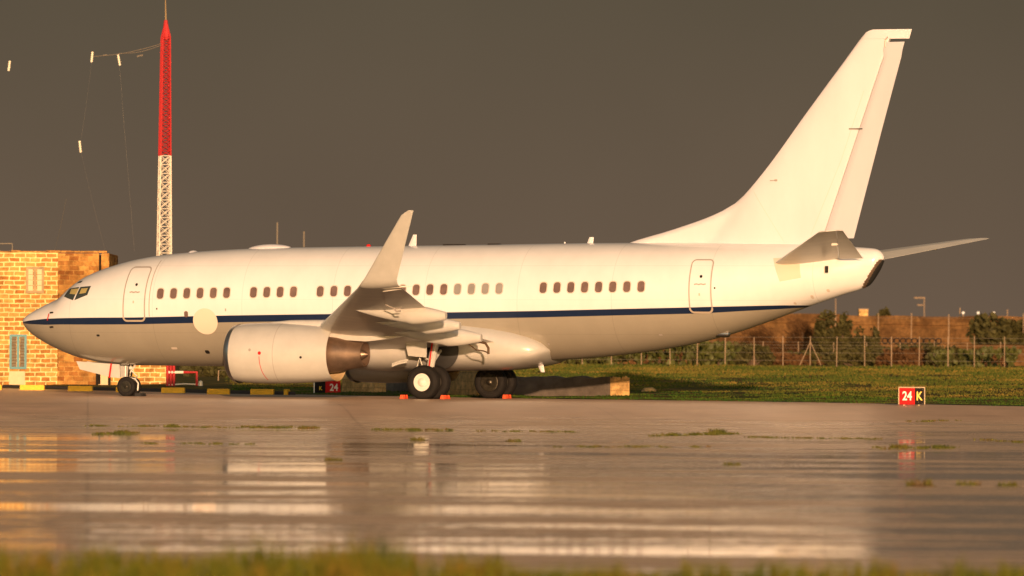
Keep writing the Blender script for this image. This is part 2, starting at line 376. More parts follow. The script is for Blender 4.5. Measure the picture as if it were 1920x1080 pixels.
for (u, v, h, nb, lab) in [(230, 813, .10, 60, 'low green weed tuft at the left end of the wet apron below the nose wheel'), (320, 801, .10, 50, 'weed tuft on the slab joint below the fuselage in front of the engine'),
        (785, 826, .09, 40, 'small weed tuft on the wet apron below the near main wheels'), (625, 864, .07, 30, 'small weed below the rear end of the engine, far from the joint weeds'),
        (962, 828, .08, 34, 'small round weed just right of the tuft below the main wheels'), (1345, 814, .15, 90, 'tallest weed clump on the joint line under the rear fuselage'),
        (1372, 872, .06, 24, 'small weed below the tallest clump on the wet apron'), (1685, 841, .10, 80, 'broad dark weed mat on the apron under the fin, left of a second mat'),
        (1762, 841, .09, 70, 'broad dark weed mat on the apron at right, right of its twin'), (1728, 912, .13, 30, 'bright yellow green seedling standing alone at lower right'),
        (1816, 910, .09, 26, 'dull weed between the bright seedling and the right edge'), (1890, 912, .08, 24, 'small weed at the right edge, level with the bright seedling'),
        (1115, 838, .05, 24, 'brownish weed on the apron midway under the rear cabin windows')]:
    p = on_apron(u, v); bm = bmesh.new(); q_ = .11+h*.9; lathe(bm, [(-.01, q_*1.15), (.006, q_*1.1), (.018, q_*.6), (.022, .01)], (0, 0, 0), 'z', 14); blades(bm, 0, 0, 0, h, nb, q_, .9, .014)
    o = link('weed_tuft', bm, M['weed'], smooth=False, norm=False); o.location = p; tag(o, lab, 'weed', 'weed tufts on the wet apron')

# ------------------------------------------------------------------ the airliner
PL = empty('airliner', (MX-XM*cT, MY+XM*sT, GZ), -TH, label='white twin jet airliner with a dark blue stripe and winglets parked on the apron', cat='airliner')
top = pchip([(0, 2.60), (.08, 2.70), (.34, 2.87), (.96, 3.17), (1.62, 3.46), (2.05, 3.84), (2.5, 4.13), (3.0, 4.34), (3.7, 4.56), (4.4, 4.73), (5.2, 4.86), (6.4, 4.98), (7.8, 5.07), (9.4, 5.13), (11.4, 5.16), (17.3, 5.23), (22.8, 5.29), (28, 5.27), (31.2, 5.12), (31.6, 5.08), (31.8, 4.98), (31.92, 4.80)])
bot = pchip([(0, 2.56), (.08, 2.42), (.34, 2.17), (.87, 1.86), (1.39, 1.62), (2.22, 1.33), (3.25, 1.14), (4.48, 1.07), (7.95, 1.06), (15, 1.12), (18.5, 1.22), (20.1, 1.32), (21.27, 1.39), (22.82, 1.54), (24.75, 1.82), (26.28, 2.17), (27.8, 2.65), (29.39, 3.21), (30.45, 3.55), (31.35, 3.85), (31.7, 4.3), (31.92, 4.72)])
hwid = pchip([(0, .03), (.08, .2), (.34, .45), (.96, .82), (1.54, 1.09), (2.2, 1.34), (2.7, 1.48), (3.3, 1.61), (4.05, 1.73), (5.1, 1.83), (6.3, 1.88), (21.5, 1.88), (24, 1.78), (26, 1.56), (28, 1.22), (29.4, .92), (30.45, .66), (31.35, .40), (31.7, .3), (31.92, .04)])
midz = pchip([(0, 2.58), (1, 2.56), (2.2, 2.72), (3.3, 2.88), (5, 3.05), (7, 3.15), (20, 3.25), (24, 3.5), (28, 4.0), (30.5, 4.4), (31.92, 4.76)])
def surf(x, z):
    c_ = midz(x); e = (top(x)-c_) if z > c_ else (c_-bot(x)); q = min(1, abs(z-c_)/e)
    return hwid(x)*math.sqrt(max(0, 1-q*q))
st = [0, .02, .05, .1, .18, .28, .4, .55, .7, .85, 1.0]
x = 1.0
while x < 7: x += .15; st.append(x)
while x < 20: x += .5; st.append(x)
while x < 31.2: x += .25; st.append(x)
st += [31.4, 31.5, 31.6, 31.7, 31.78, 31.85, 31.90]
NS = 96; rings = []
for x in st:
    c_ = midz(x); r = []
    for k in range(NS):
        a = 2*math.pi*k/NS; s_ = math.sin(a)
        r.append((x, hwid(x)*math.cos(a), c_+s_*((top(x)-c_) if s_ > 0 else (c_-bot(x)))))
    rings.append(r)
FUS = link('fuselage', loft(rings), M['fus'], PL)

def rrect_rows(w_, h_, r_, n=9):
    zs = [];
    for k in range(n): 
        a = math.pi/2*k/(n-1); zs.append((h_/2-r_+r_*math.cos(math.pi/2-a) if False else 0, 0))
    out = []
    for k in range(n): 
        a = math.pi/2*(1-k/(n-1)); out.append((h_/2-r_+r_*math.sin(a), w_/2-r_+r_*math.cos(a)))
    m = max(1, int((h_-2*r_)/.12))
    rows = [(-z, x) for z, x in out][::1]
    rows = [(-z, x) for z, x in out] + [(-(h_/2-r_)+(h_-2*r_)*k/m, w_/2) for k in range(1, m)] + [(z, x) for z, x in out[::-1]]
    return rows
def patch(bm, xc, zc, w_, h_, r_, off, mi=0, side=-1, xw=6):
    """rounded panel lying on the fuselage skin"""
    rws = rrect_rows(w_, h_, r_); g = []
    for dz, hx in rws:
        g.append([bm.verts.new((xc+hx*(2*i/xw-1), side*(surf(xc+hx*(2*i/xw-1), zc+dz)+off), zc+dz)) for i in range(xw+1)])
    for a, b in zip(g, g[1:]):
        for i in range(xw): bm.faces.new((a[i], a[i+1], b[i+1], b[i])).material_index = mi
    return bm
def strip(bm, pts, wd, off, mi=0, closed=False, side=-1):
    """thin band following (x, z) points on the skin"""
    n = len(pts); L = []
    for i, (x, z) in enumerate(pts):
        a = pts[(i-1) % n if closed else max(i-1, 0)]; b = pts[(i+1) % n if closed else min(i+1, n-1)]
        tx, tz = b[0]-a[0], b[1]-a[1]; l = math.hypot(tx, tz) or 1; nx, nz_ = -tz/l*wd/2, tx/l*wd/2
        L.append([bm.verts.new((x+s*nx, side*(surf(x+s*nx, z+s*nz_)+off), z+s*nz_)) for s in (-1, 1)])
    for i in range(n if closed else n-1):
        a, b = L[i], L[(i+1) % n]; bm.faces.new((a[0], a[1], b[1], b[0])).material_index = mi
    return bm
def rrect_outline(xc, zc, w_, h_, r_, lean=0):
    pts = []
    for cx, cz, a0 in ((w_/2-r_, h_/2-r_, 0), (-w_/2+r_, h_/2-r_, 90), (-w_/2+r_, -h_/2+r_, 180), (w_/2-r_, -h_/2+r_, 270)):
        for k in range(7): a = R(a0+15*k); pts.append((xc+cx+r_*math.cos(a), zc+cz+r_*math.sin(a)))
    out = []
    for a, b in zip(pts, pts[1:]+pts[:1]):
        d = math.hypot(b[0]-a[0], b[1]-a[1]); m = max(1, int(d/.12))
        out += [(a[0]+(b[0]-a[0])*k/m, a[1]+(b[1]-a[1])*k/m) for k in range(m)]
    return out
# cabin windows
wx = [6.19+.504*i for i in range(6)] + [9.72+.5*i for i in range(4)] + [12.22+.508*i for i in range(14)] + [20.43+.5014*i for i in range(8)]
wz = lerp([(6, 3.535), (9.7, 3.585), (12.2, 3.62), (15.8, 3.68), (18.9, 3.73), (20.4, 3.755), (24, 3.80)])
for i, x in enumerate(wx):
    shade = 13+4 <= i-3 <= 0 or (i in (20, 21, 22, 23))
    bm = bmesh.new(); patch(bm, x, wz(x), .30, .41, .12, .003, 1); patch(bm, x, wz(x), .245, .355, .10, .007, 0)
    o = link('cabin_window', bm, [M['shade'] if shade else M['pane'], M['rim']], FUS, norm=False)
    if shade: o['label'] = 'cabin window with its pale shade pulled down'
# doors
for (x, zc_, h_, w_, lab) in ((5.18, 3.53, 1.86, .84, None), (25.97, 3.82, 1.76, .74, None)):
    bm = bmesh.new(); patch(bm, x, zc_, w_, h_, .14, .004, 0, xw=8)
    D = link('cabin_door', bm, M['fus'], FUS, norm=False)
    bm = bmesh.new(); ol = rrect_outline(x, zc_, w_, h_, .14)
    strip(bm, ol, .045, .010, 0, True)
    bm2 = [p for p in ol if p[1] < zc_-h_/2+.15]; bm2.sort(key=lambda p: p[0]); 
    strip(bm, [p for p in bm2], .06, .016, 1)
    link('door_frame', bm, [M['seal'], M['sealsill']], FUS, norm=False)
    bm = bmesh.new(); strip(bm, [(x-.20+.08*k, zc_+.05+(0.02 if k % 2 else 0)) for k in range(6)], .045, .02)
    link('door_handle', bm, M['seal'], FUS, norm=False)
    bm = bmesh.new(); patch(bm, x+.02, zc_+.32, .10, .10, .049, .012); link('door_viewport', bm, M['black'], FUS, norm=False)
    bm = bmesh.new(); patch(bm, x-.02, zc_-.28, .05, .09, .02, .012); link('vent_flap', bm, M['sealsill'], FUS, norm=False)
# frame joint behind the front door, stained panel lines
bm = bmesh.new(); strip(bm, [(5.78, 2.75+.12*k) for k in range(18)], .03, .006); link('panel_joint', bm, M['seal'], FUS, norm=False)
# cockpit glazing: quads on the skin
def skinquad(bm, P, off, mi=0, n=6, side=-1):
    g = []
    for j in range(n+1):
        r = []
        for i in range(n+1):
            a, b = i/n, j/n
            x = (P[0][0]*(1-a)+P[1][0]*a)*(1-b)+(P[3][0]*(1-a)+P[2][0]*a)*b; z = (P[0][1]*(1-a)+P[1][1]*a)*(1-b)+(P[3][1]*(1-a)+P[2][1]*a)*b
            r.append(bm.verts.new((x, side*(surf(x, z)+off), z)))
        g.append(r)
    for a, b in zip(g, g[1:]):
        for i in range(n): bm.faces.new((a[i], a[i+1], b[i+1], b[i])).material_index = mi
def UA(u, v, lat=0):
    dx, dz = ray(u, v); t = (dx*(MY-cT*lat)-MX+sT*lat)/(cT+dx*sT); return t+XM, HC+dz*(MY-sT*t-cT*lat)-GZ
def on_skin(u, v):
    lat = 1.0
    for _ in range(40):
        x, z = UA(u, v, lat); x = max(.02, x); lat = .5*lat+.5*surf(x, min(max(z, bot(x)+.01), top(x)-.01))
    return x, z
for Q, B, nm in (([(120, 556), (137, 563), (149, 538), (131, 541)], [(131, 551), (143, 552), (148, 541), (134, 542)], 'cockpit_window'),
             ([(139.5, 563), (164, 553), (171, 536), (151, 538)], [(149, 551), (161, 549), (165, 540), (153, 541)], 'cockpit_window')):
    bm = bmesh.new(); skinquad(bm, [on_skin(*q) for q in Q], .008); skinquad(bm, [on_skin(*q) for q in B], .012, 1)
    link(nm, bm, [M['glass'], M['blind']], FUS, norm=False)
bm = bmesh.new(); skinquad(bm, [on_skin(*q) for q in [(144, 531.5), (152, 530), (156, 526), (149, 527.5)]], .01); link('eyebrow_window', bm, M['glass'], FUS, norm=False)
# windshield panes on the nose, both sides, seen edge on
for s in (-1, 1):
    bm = bmesh.new(); skinquad(bm, [(1.66, 3.36), (1.72, 3.13), (2.05, 3.50), (1.98, 3.72)], .006, side=s); link('windshield', bm, M['glass'], FUS, norm=False) if s == 1 else bm.free()
# pale disc covering the emblem
xd, zd = UA(384, 602.5, 1.86)
bm = bmesh.new(); ring = [bm.verts.new((xd+r_*math.cos(a), -(surf(xd+r_*math.cos(a), zd+.445*r_/.46*math.sin(a))+.012), zd+.445*r_/.46*math.sin(a))) for r_ in (.46, .3, .15) for a in [2*math.pi*k/48 for k in range(48)]]
cv = bm.verts.new((xd, -(surf(xd, zd)+.012), zd))
for j in (0, 1):
    for k in range(48): bm.faces.new((ring[j*48+k], ring[j*48+(k+1) % 48], ring[(j+1)*48+(k+1) % 48], ring[(j+1)*48+k]))
for k in range(48): bm.faces.new((ring[96+k], ring[96+(k+1) % 48], cv))
link('emblem_disc', bm, M['disc'], FUS, norm=False)
# small ports, vents, static plates
for (u, v, w_, h_, mt) in ((349, 589, .15, .21, 'pane'), (294, 579, .06, .06, 'black'), (184, 629, .13, .07, 'black'), (389, 660, .17, .12, 'black'), (327, 653, .22, .07, 'rim'), (423, 581, .05, .1, 'seal'), (1340, 540, .06, .06, 'black'), (1239, 628, .12, .05, 'seal'), (1029, 645, .06, .07, 'seal'), (1166, 690, .1, .05, 'seal'), (1523, 557, .09, .12, 'rim'), (1553, 545, .1, .1, 'rim'), (1491, 569, .08, .08, 'rim')):
    x, z = on_skin(u, v)
    if z < bot(x)+.1: continue
    bm = bmesh.new(); patch(bm, x, z, w_, h_, min(w_, h_)*.42, .006); link('access_port', bm, M[mt], FUS, norm=False)
# pitot probes with a red streamer
for (u, v) in ((98, 586), (98, 613)):
    x, z = on_skin(u, v); y = -surf(x, z); bm = bmesh.new(); tube(bm, [(x+.05, y+.02, z), (x, y-.08, z), (x-.05, y-.10, z-.01)], .028)
    link('pitot_probe', bm, M['black'], FUS)
x, z = on_skin(92, 589); bm = bmesh.new(); strip(bm, [(x+.02, z+.02), (x, z-.1), (x-.03, z-.22)], .05, .05); link('pitot_cover', bm, M['red'], FUS, norm=False)

# top antennas, dome, beacon
def blade_ant(x, z0, c0, c1, h, sw, y=0, th=.03, up=1, name='blade_antenna', m='white', par=None):
    r = []
    for k in range(5):
        t = k/4; c_ = c0+(c1-c0)*t; xx = x+sw*t
        r.append([(xx+c_*q[0], y+th*(1-t*.5)*q[1], z0+up*h*t) for q in ((0, 0), (.2, .8), (.5, 1), (1, 0), (.5, -1), (.2, -.8))])
    return link(name, loft(r), M[m], par or FUS)
x, z = UA(766, 463, 0); blade_ant(x-.05, z-.06, .34, .13, .48, .22)
x, z = UA(1101, 458, 0); blade_ant(x-.05, z-.08, .25, .16, .32, .13)
x, z = UA(1059, 459, 0); blade_ant(x-.03, z-.05, .07, .05, .15, 0)
x, z = UA(691, 463, 0); bm = bmesh.new(); lathe(bm, [(0, .09), (.06, .09), (.12, .06), (.14, .01)], (x, 0, z-.04), 'z', 16); link('beacon', bm, M['red'], FUS)
for (u0, u1, v, h) in ((463, 549, 466, .13), (355, 370, 473, .06)):
    xa, xb = UA(u0, v)[0], UA(u1, v)[0]; bm = bmesh.new(); r = []
    for k in range(15):
        t = k/14; s_ = math.sin(math.pi*t)**.45 if 0 < t < 1 else .02; x = xa+(xb-xa)*t
        r.append([(x, .30*s_*math.cos(a), top(x)-.06+(h+.06)*s_*max(0, math.sin(a)) if math.sin(a) > 0 else top(x)-.12) for a in [2*math.pi*q/16 for q in range(16)]])
    link('antenna_dome', loft(r, bm=bm), M['white'], FUS)
for (u0, u1) in ((832, 872), (916, 938)):
    xa, xb = UA(u0, 459)[0], UA(u1, 459)[0]; bm = bmesh.new(); box(bm, ((xa+xb)/2, 0, top((xa+xb)/2)+.005), (xb-xa, .25, .05), bev=.02); link('flat_antenna', bm, M['black'], FUS)
for (u, v, h) in ((922, 674, .36), (1003, 680, .34)):
    x, z = UA(u, v, 0); blade_ant(x, z+.12, .28, .14, h+.1, .22, up=-1, th=.04, name='belly_antenna')
x, z = UA(1350, 628, .3); bm = bmesh.new(); lathe(bm, [(-.2, .01), (-.1, .09), (.15, .12), (.35, .1), (.4, .01)], (x, -.35, z+.03), 'x', 16); link('tail_skid', bm, M['metal'], FUS)

# belly fairing
bx = [10.6, 11.0, 11.6, 12.5, 14, 16, 17.5, 18.5, 19.2, 19.8, 20.2, 20.45, 20.6]
bw = lerp([(10.6, 1.2), (11.6, 1.75), (12.5, 1.98), (14, 2.12), (17.5, 2.12), (18.5, 2.08), (19.2, 2.02), (19.8, 1.90), (20.1, 1.76), (20.25, 1.58), (20.35, 1.1)])
bt = lerp([(10.6, 1.5), (12.5, 2.35), (14, 2.75), (16, 2.82), (17.5, 2.72), (18.5, 2.58), (19.2, 2.42), (19.8, 2.2), (20.1, 2.03), (20.25, 1.9), (20.35, 1.72)])
bb = lerp([(10.6, 1.2), (11.6, 1.02), (14, .92), (18.5, .98), (19.2, 1.05), (19.8, 1.18), (20.1, 1.32), (20.25, 1.45), (20.35, 1.6)])
r = []
for i in range(66):
    x = 10.6+9.75*i/65; rr = []
    for k in range(32):
        a = 2*math.pi*k/32; ca, sa = math.cos(a), math.sin(a); e = .72
        zc_ = bb(x)+.48*(bt(x)-bb(x)); hz = (bt(x)-zc_) if sa > 0 else (zc_-bb(x))
        rr.append((x, bw(x)*math.copysign(abs(ca)**e, ca), zc_+hz*math.copysign(abs(sa)**e, sa)))
    r.append(rr)
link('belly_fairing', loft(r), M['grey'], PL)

# wings
def naca(t): return 5*(.2969*math.sqrt(t)-.126*t-.3516*t*t+.2843*t**3-.1036*t**4)
TS = [0, .01, .03, .07, .14, .25, .4, .55, .7, .85, 1.0]
def section(le, te, z0, z1, y, tc_, up=Vector((0, 0, 1)), camb=.25):
    """closed aerofoil ring from leading edge to trailing edge; z0/z1 are the heights of both edges"""
    c_ = te-le; out = []
    for t in TS: out.append(Vector((le+c_*t, y, z0+(z1-z0)*t))+up*(naca(t)*tc_*c_*(1+camb)+.004))
    for t in TS[::-1][1:-1] if False else TS[::-1]: out.append(Vector((le+c_*t, y, z0+(z1-z0)*t))-up*(naca(t)*tc_*c_*(1-camb)+.004))
    return out
LE = lerp([(1.0, 10.8), (1.88, 11.5), (5, 13.65), (17.0, 20.50)]); TE = lerp([(1.0, 18.75), (5.7, 18.75), (17.0, 21.95)])
ZL = lerp([(1, 1.95), (5, 2.38), (17.0, 3.62)]); ZT = lerp([(1, 1.80), (5.7, 2.35), (17.0, 3.60)])
for side in (-1, 1):
    r = []
    for k in range(25):
        L = 1+16*k/24; tcn_ = .145-.05*(L/17)
        r.append(section(LE(L), TE(L), ZL(L), ZT(L), side*L, tcn_))
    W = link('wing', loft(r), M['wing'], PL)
    if side == -1: WN = W
    # blended winglet
    r = []
    for k in range(22):
        t = k/21
        if t < .3: a = t/.3; ang = a*R(76); y = 17.0+.34*math.sin(ang); z = 3.62+.34*(1-math.cos(ang)); 
        else: a = (t-.3)/.7; ang = R(78); y = 17.33+a*.55; z = 3.88+a*2.13
        hh = z-3.62; le = 20.50+hh*.745+.14*min(1, t/.3); te = 21.95+hh*.375-.10*min(1, t/.3)
        if t > .95: le += (t-.95)*3; 
        up = Vector((0, -side*math.sin(ang), math.cos(ang)))
        r.append([Vector(p) for p in section(le, te, z-.0, z, side*y, .09, up, 0)])
    link('winglet', loft(r), M['wingletshade'], W)
    # flap track fairings
    for (L, x0, x1, z0, z1, dep) in ((11.5, 17.85, 21.1, 2.93, 2.74, .37), (8.5, 17.05, 20.3, 2.60, 2.44, .36), (5.8, 16.6, 19.9, 2.25, 2.05, .38)):
        r = []
        for k in range(25):
            t = k/24; x = x0+(x1-x0)*t; s_ = (math.sin(math.pi*min(1, t*1.15+.0)/2)**.75) if t < .6 else 1-.62*((t-.6)/.4)**1.6
            s_ = max(.03, s_*(1 if t > .02 else .3)); zc_ = z0+(z1-z0)*t+.02
            r.append([(x, side*L+.24*s_*math.cos(a), zc_+(dep*s_*math.sin(a) if math.sin(a) < 0 else dep*.75*s_*math.sin(a))) for a in [2*math.pi*q/20 for q in range(20)]])
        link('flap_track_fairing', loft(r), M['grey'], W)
    # inboard flap with its dark slot and end bracket
    bm = bmesh.new(); y = side*5.6
    tube(bm, [(19.62, y, 1.96), (19.95, y, 1.88), (20.06, y, 1.72), (20.06, y, 1.52)], .045); tube(bm, [(19.3, y, 1.88), (19.62, y, 1.66), (19.9, y, 1.62), (20.06, y, 1.56)], .022)
    link('flap_bracket', bm, M['brownmetal'], W)
    bm = bmesh.new(); y = side*13.6; tube(bm, [(19.9, y, 3.08), (20.2, y, 2.96), (20.45, y, 2.98)], .022); tube(bm, [(20.2, y, 2.96), (20.28, y, 2.87), (20.42, y, 2.88)], .03); link('aileron_hinge', bm, M['seal'], W)
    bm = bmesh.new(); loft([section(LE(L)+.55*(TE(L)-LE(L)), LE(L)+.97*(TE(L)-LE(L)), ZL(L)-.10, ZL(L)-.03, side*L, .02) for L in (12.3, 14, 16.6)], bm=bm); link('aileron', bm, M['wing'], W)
    bm = bmesh.new(); box(bm, (22.0, side*16.95, 3.63), (.5, .06, .045), bev=.015); link('wing_tip_light', bm, M['hubwhite'], W)
    # engine
    ey = side*4.83; ez = 1.49
    prof = [(11.0, .70), (10.6, .76), (10.45, .80), (10.38, .86), (10.37, .90), (10.42, .945), (10.6, .985), (11.0, 1.02), (11.6, 1.04), (12.3, 1.04), (13.0, 1.01), (13.6, .965), (14.22, .905)]
    prof = [(a+.08 if a < 11 else a, b) for a, b in prof]
    bm = bmesh.new(); lathe(bm, prof, (0, ey, ez), 'x', 64, caps=False)
    for v in bm.verts:                                        # flattened underside
        if v.co.z < ez-.8 : v.co.z = ez-.8+(v.co.z-ez+.8)*.8
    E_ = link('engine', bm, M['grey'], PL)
    bm = bmesh.new(); lathe(bm, [(10.70, .755), (10.53, .79), (10.44, .86), (10.425, .90), (10.48, .955), (10.64, .997)], (0, ey, ez), 'x', 64, caps=False); link('inlet_lip', bm, M['metal'], E_)
    bm = bmesh.new(); lathe(bm, [(14.225, .907), (14.16, .87), (13.6, .88), (12.8, .86)], (0, ey, ez), 'x', 64, caps=False); link('fan_duct', bm, M['duct'], E_)
    bm = bmesh.new(); lathe(bm, [(12.8, .86), (12.82, .4)], (0, ey, ez), 'x', 48, caps=False); link('duct_back', bm, M['dark'], E_); bm = bmesh.new(); lathe(bm, [(11.05, .72), (11.06, .02)], (0, ey, ez), 'x', 48, caps=False); link('fan', bm, M['dark'], E_)
    bm = bmesh.new(); lathe(bm, [(12.8, .62), (13.6, .66), (14.3, .60), (14.9, .47), (15.25, .42), (15.26, .39), (14.9, .36)], (0, ey, ez), 'x', 48, caps=False); link('core_cowl', bm, M['hot'], E_)
    bm = bmesh.new(); lathe(bm, [(14.7, .24), (15.0, .2), (15.2, .14), (15.36, .03)], (0, ey, ez), 'x', 32); link('exhaust_plug', bm, M['hot'], E_)
    # pylon
    r = []
    pt = lerp([(11.3, 2.42), (11.8, 2.56), (12.6, 2.63), (13.8, 2.64), (14.6, 2.58), (15.4, 2.45), (17.4, 2.30)]); pb = lerp([(11.3, 2.30), (12, 2.25), (14.0, 2.1), (14.3, 1.98), (15.4, 1.92), (16.2, 2.02), (17.4, 2.2)])
    pw = lerp([(11.3, .03), (12.0, .16), (13, .22), (15.5, .22), (17.4, .04)])
    for k in range(31):
        x = 11.3+6.1*k/30; a0, a1, w_ = pb(x), pt(x), pw(x)
        r.append([(x, ey+w_*q[0], a0+(a1-a0)*q[1]) for q in ((-1, 0), (-1, .4), (-1, .7), (-.8, .9), (-.4, 1), (.4, 1), (.8, .9), (1, .7), (1, .4), (1, 0))])
    link('pylon', loft(r), M['grey'], E_)
    if side == -1:
        bm = bmesh.new(); lathe(bm, [(12.3, 1.0425), (12.318, 1.0425)], (0, ey, ez), 'x', 64, caps=False); link('cowl_joint', bm, M['seal'], E_)
        def onn(x, z):
            rr = lerp(sorted([p for p in prof[5:]]))(x); return (x, ey-math.sqrt(max(0, rr*rr-(z-ez)**2))-.012, z)
        for (u, v, w_, mt) in ((469.5, 656, .1, 'seal'), (488, 662, .12, 'red'), (564, 670, .09, 'black')):
            x, z = UA(u, v, 5.8); bm = bmesh.new(); vs_ = [bm.verts.new(onn(x+w_/2*math.cos(a), z+w_/2*math.sin(a))) for a in [2*math.pi*q/12 for q in range(12)]]; bm.faces.new(vs_); link('cowl_mark', bm, M[mt], E_, norm=False)
        bm = bmesh.new(); rr = []
        for k in range(9):
            x, z = UA(488+(6*(k/8)**3), 668+5.6*k, 5.75); p = onn(x, z); q = onn(x+.022, z); rr.append((bm.verts.new(p), bm.verts.new(q)))
        for a, b in zip(rr, rr[1:]): bm.faces.new((a[0], a[1], b[1], b[0]))
        link('red_streamer', bm, M['red'], E_, norm=False)

# fin + dorsal fairing, rudder
leF = pchip([(4.9, 21.9), (5.29, 22.8), (5.72, 24.34), (6.23, 25.87), (6.62, 26.63), (7.33, 27.39), (9.76, 29.28), (11.71, 30.78), (12.15, 31.13), (12.28, 31.26), (12.345, 31.5)])
teF = lerp([(4.9, 30.9), (5.28, 31.0), (8.9, 31.92), (12.04, 32.75), (12.345, 32.84)])
hgF = lerp([(4.9, 29.58), (5.73, 29.87), (11.73, 31.97), (12.04, 32.08)])
leT = lerp([(4.9, 25.3), (7.33, 27.3), (12.345, 31.3)])
def finhalf(x, z):
    c_ = teF(z)-leT(z); t = (x-leT(z))/c_; n = naca(min(1, max(0, t)))*.10*c_ if t > 0 else 0
    s_ = min(1, max(0, (x-leF(z))/.5)); return max(n, (.13-.012*(z-5))*math.sqrt(s_)*(1 if x < teF(z)-1.5 else max(0, (teF(z)-x)/1.5)))*(1 if z < 12.2 else .75)
def finring(z, x0, x1, rud=0, hz=None):
    n = 26; xs_ = [x0+(x1-x0)*(k/n)**1.6 for k in range(n+1)]
    return [(x, finhalf(x, z)+.006, z) for x in xs_]+[(x, -finhalf(x, z)-.006, z) for x in xs_[::-1]]
zs = [4.9+.12*k for k in range(12)]+[6.35+.25*k for k in range(23)]
zs = [z for z in zs if z < 12.0]+[12.03]
r = [finring(z, leF(z), hgF(z)) for z in zs]
bm = loft(r); loft([finring(z, leF(z), teF(z)) for z in (12.034, 12.15, 12.25, 12.31, 12.345)], bm=bm)
FIN = link('vertical_fin', bm, M['white'], PL)
r = []
for z in [5.42+.25*k for k in range(27)]:
    z = min(z, 12.0); h0, h1 = hgF(z)+.008, teF(z); th = finhalf(h0, z); dfl = R(18); rr = []
    if z > 11.6: h0 -= .16
    for q in ((0, .1), (.03, .75), (.1, .95), (.3, .78), (.6, .45), (1, .04)): rr.append(((h1-h0)*q[0], th*q[1]))
    rr = rr+[(a, -b) for a, b in rr[::-1]]
    r.append([(h0+a*math.cos(dfl)+b*math.sin(dfl), b*math.cos(dfl)-a*math.sin(dfl), z) for a, b in rr])
link('rudder', loft(r), M['white'], FIN)
bm = bmesh.new(); xx, zz = UA(1603, 241.5, .2); box(bm, (xx, -finhalf(xx, zz)-.02, zz), (.48, .03, .035)); link('rudder_link', bm, M['hubdark'], FIN)
bm = bmesh.new(); xx, zz = UA(1455, 338, .2); box(bm, (xx, -finhalf(xx, zz)-.02, zz), (.1, .04, .07), bev=.01); tube(bm, [(xx, -finhalf(xx, zz)-.02, zz), (xx-.18, -finhalf(xx, zz)-.1, zz-.01)], .012, 6); link('elevator_pitot', bm, M['seal'], FIN)
bm = bmesh.new()
xx, zz = UA(1662, 82, .1)
for k in range(8): 
    z0 = 11.62+.05*k; 
strip_pts = [(1664, 69), (1660, 74), (1659, 86), (1662, 92), (1670, 94)]
tube(bm, [(UA(a, b, .1)[0], -finhalf(UA(a, b, .1)[0], min(12.0, UA(a, b, .1)[1]))-.012, UA(a, b, .1)[1]) for a, b in strip_pts], .03, 6); link('rudder_horn_gap', bm, M['rim'], FIN)

for (pts_) in (([(1520, 440), (1576, 300), (1618, 170)]), ([(1408, 352), (1470, 452)])):
    bm = bmesh.new(); pp = [UA(a, b, .2) for a, b in pts_]
    pp = [(pp[i][0]+(pp[i+1][0]-pp[i][0])*k/8, pp[i][1]+(pp[i+1][1]-pp[i][1])*k/8) for i in range(len(pp)-1) for k in range(9)]
    vv = [(bm.verts.new((x-.012, -finhalf(x, z)-.013, z)), bm.verts.new((x+.012, -finhalf(x, z)-.013, z))) for x, z in pp]
    for a, b in zip(vv, vv[1:]):
        if (a[0].co-b[0].co).length > .01: bm.faces.new((a[0], a[1], b[1], b[0]))
    link('fin_panel_seam', bm, M['seam'], FIN, norm=False)
# horizontal stabilisers with elevators
for side in (-1, 1):
    sl = lerp([(.3, 28.0), (7.0, 32.2), (7.17, 32.5)]); stt = lerp([(.3, 31.35), (7.17, 33.1)]); zl = lerp([(.3, 4.50), (7.17, 5.52)]); zt = lerp([(.3, 4.80), (7.17, 5.57)])
    Ls = [.3, 1, 2, 3, 4, 5, 6, 6.8, 7.0, 7.17]
    r = [section(sl(L), sl(L)+.72*(stt(L)-sl(L)), zl(L), zl(L)+.72*(zt(L)-zl(L)), side*L, .085 if L < 7.1 else .03, camb=0) for L in Ls]
    S = link('horizontal_stabilizer', loft(r), M['wing'], PL)
    r = []
    for L in Ls[1:]:
        c_ = stt(L)-sl(L); h0 = sl(L)+.725*c_; th = .045*c_*(.6 if L < 7.1 else .2); zz0 = zl(L)+.725*(zt(L)-zl(L)); rr = [(0, .2), (.04, .9), (.3, .7), (1, .05)]
        rr = rr+[(a, -b) for a, b in rr[::-1]]
        r.append([(h0+.275*c_*a, side*L, zz0+(zt(L)-zz0)*a+th*b-.27*c_*a*.16) for a, b in rr])
    link('elevator', loft(r), M['wing'], S)
    bm = bmesh.new(); box(bm, (stt(4.8)-.55, side*4.8, zt(4.8)-.16), (.22, .1, .07), bev=.02); link('hinge_fairing', bm, M['hubwhite'], S)
    for (u, v) in (((1478, 512), (1550, 505)) if side == -1 else ()):
        x, z = UA(u, v, .98); bm = bmesh.new(); box(bm, (x, -.98, z), (.10, .05, .22)); link('stabilizer_stop', bm, M['dark'], S)
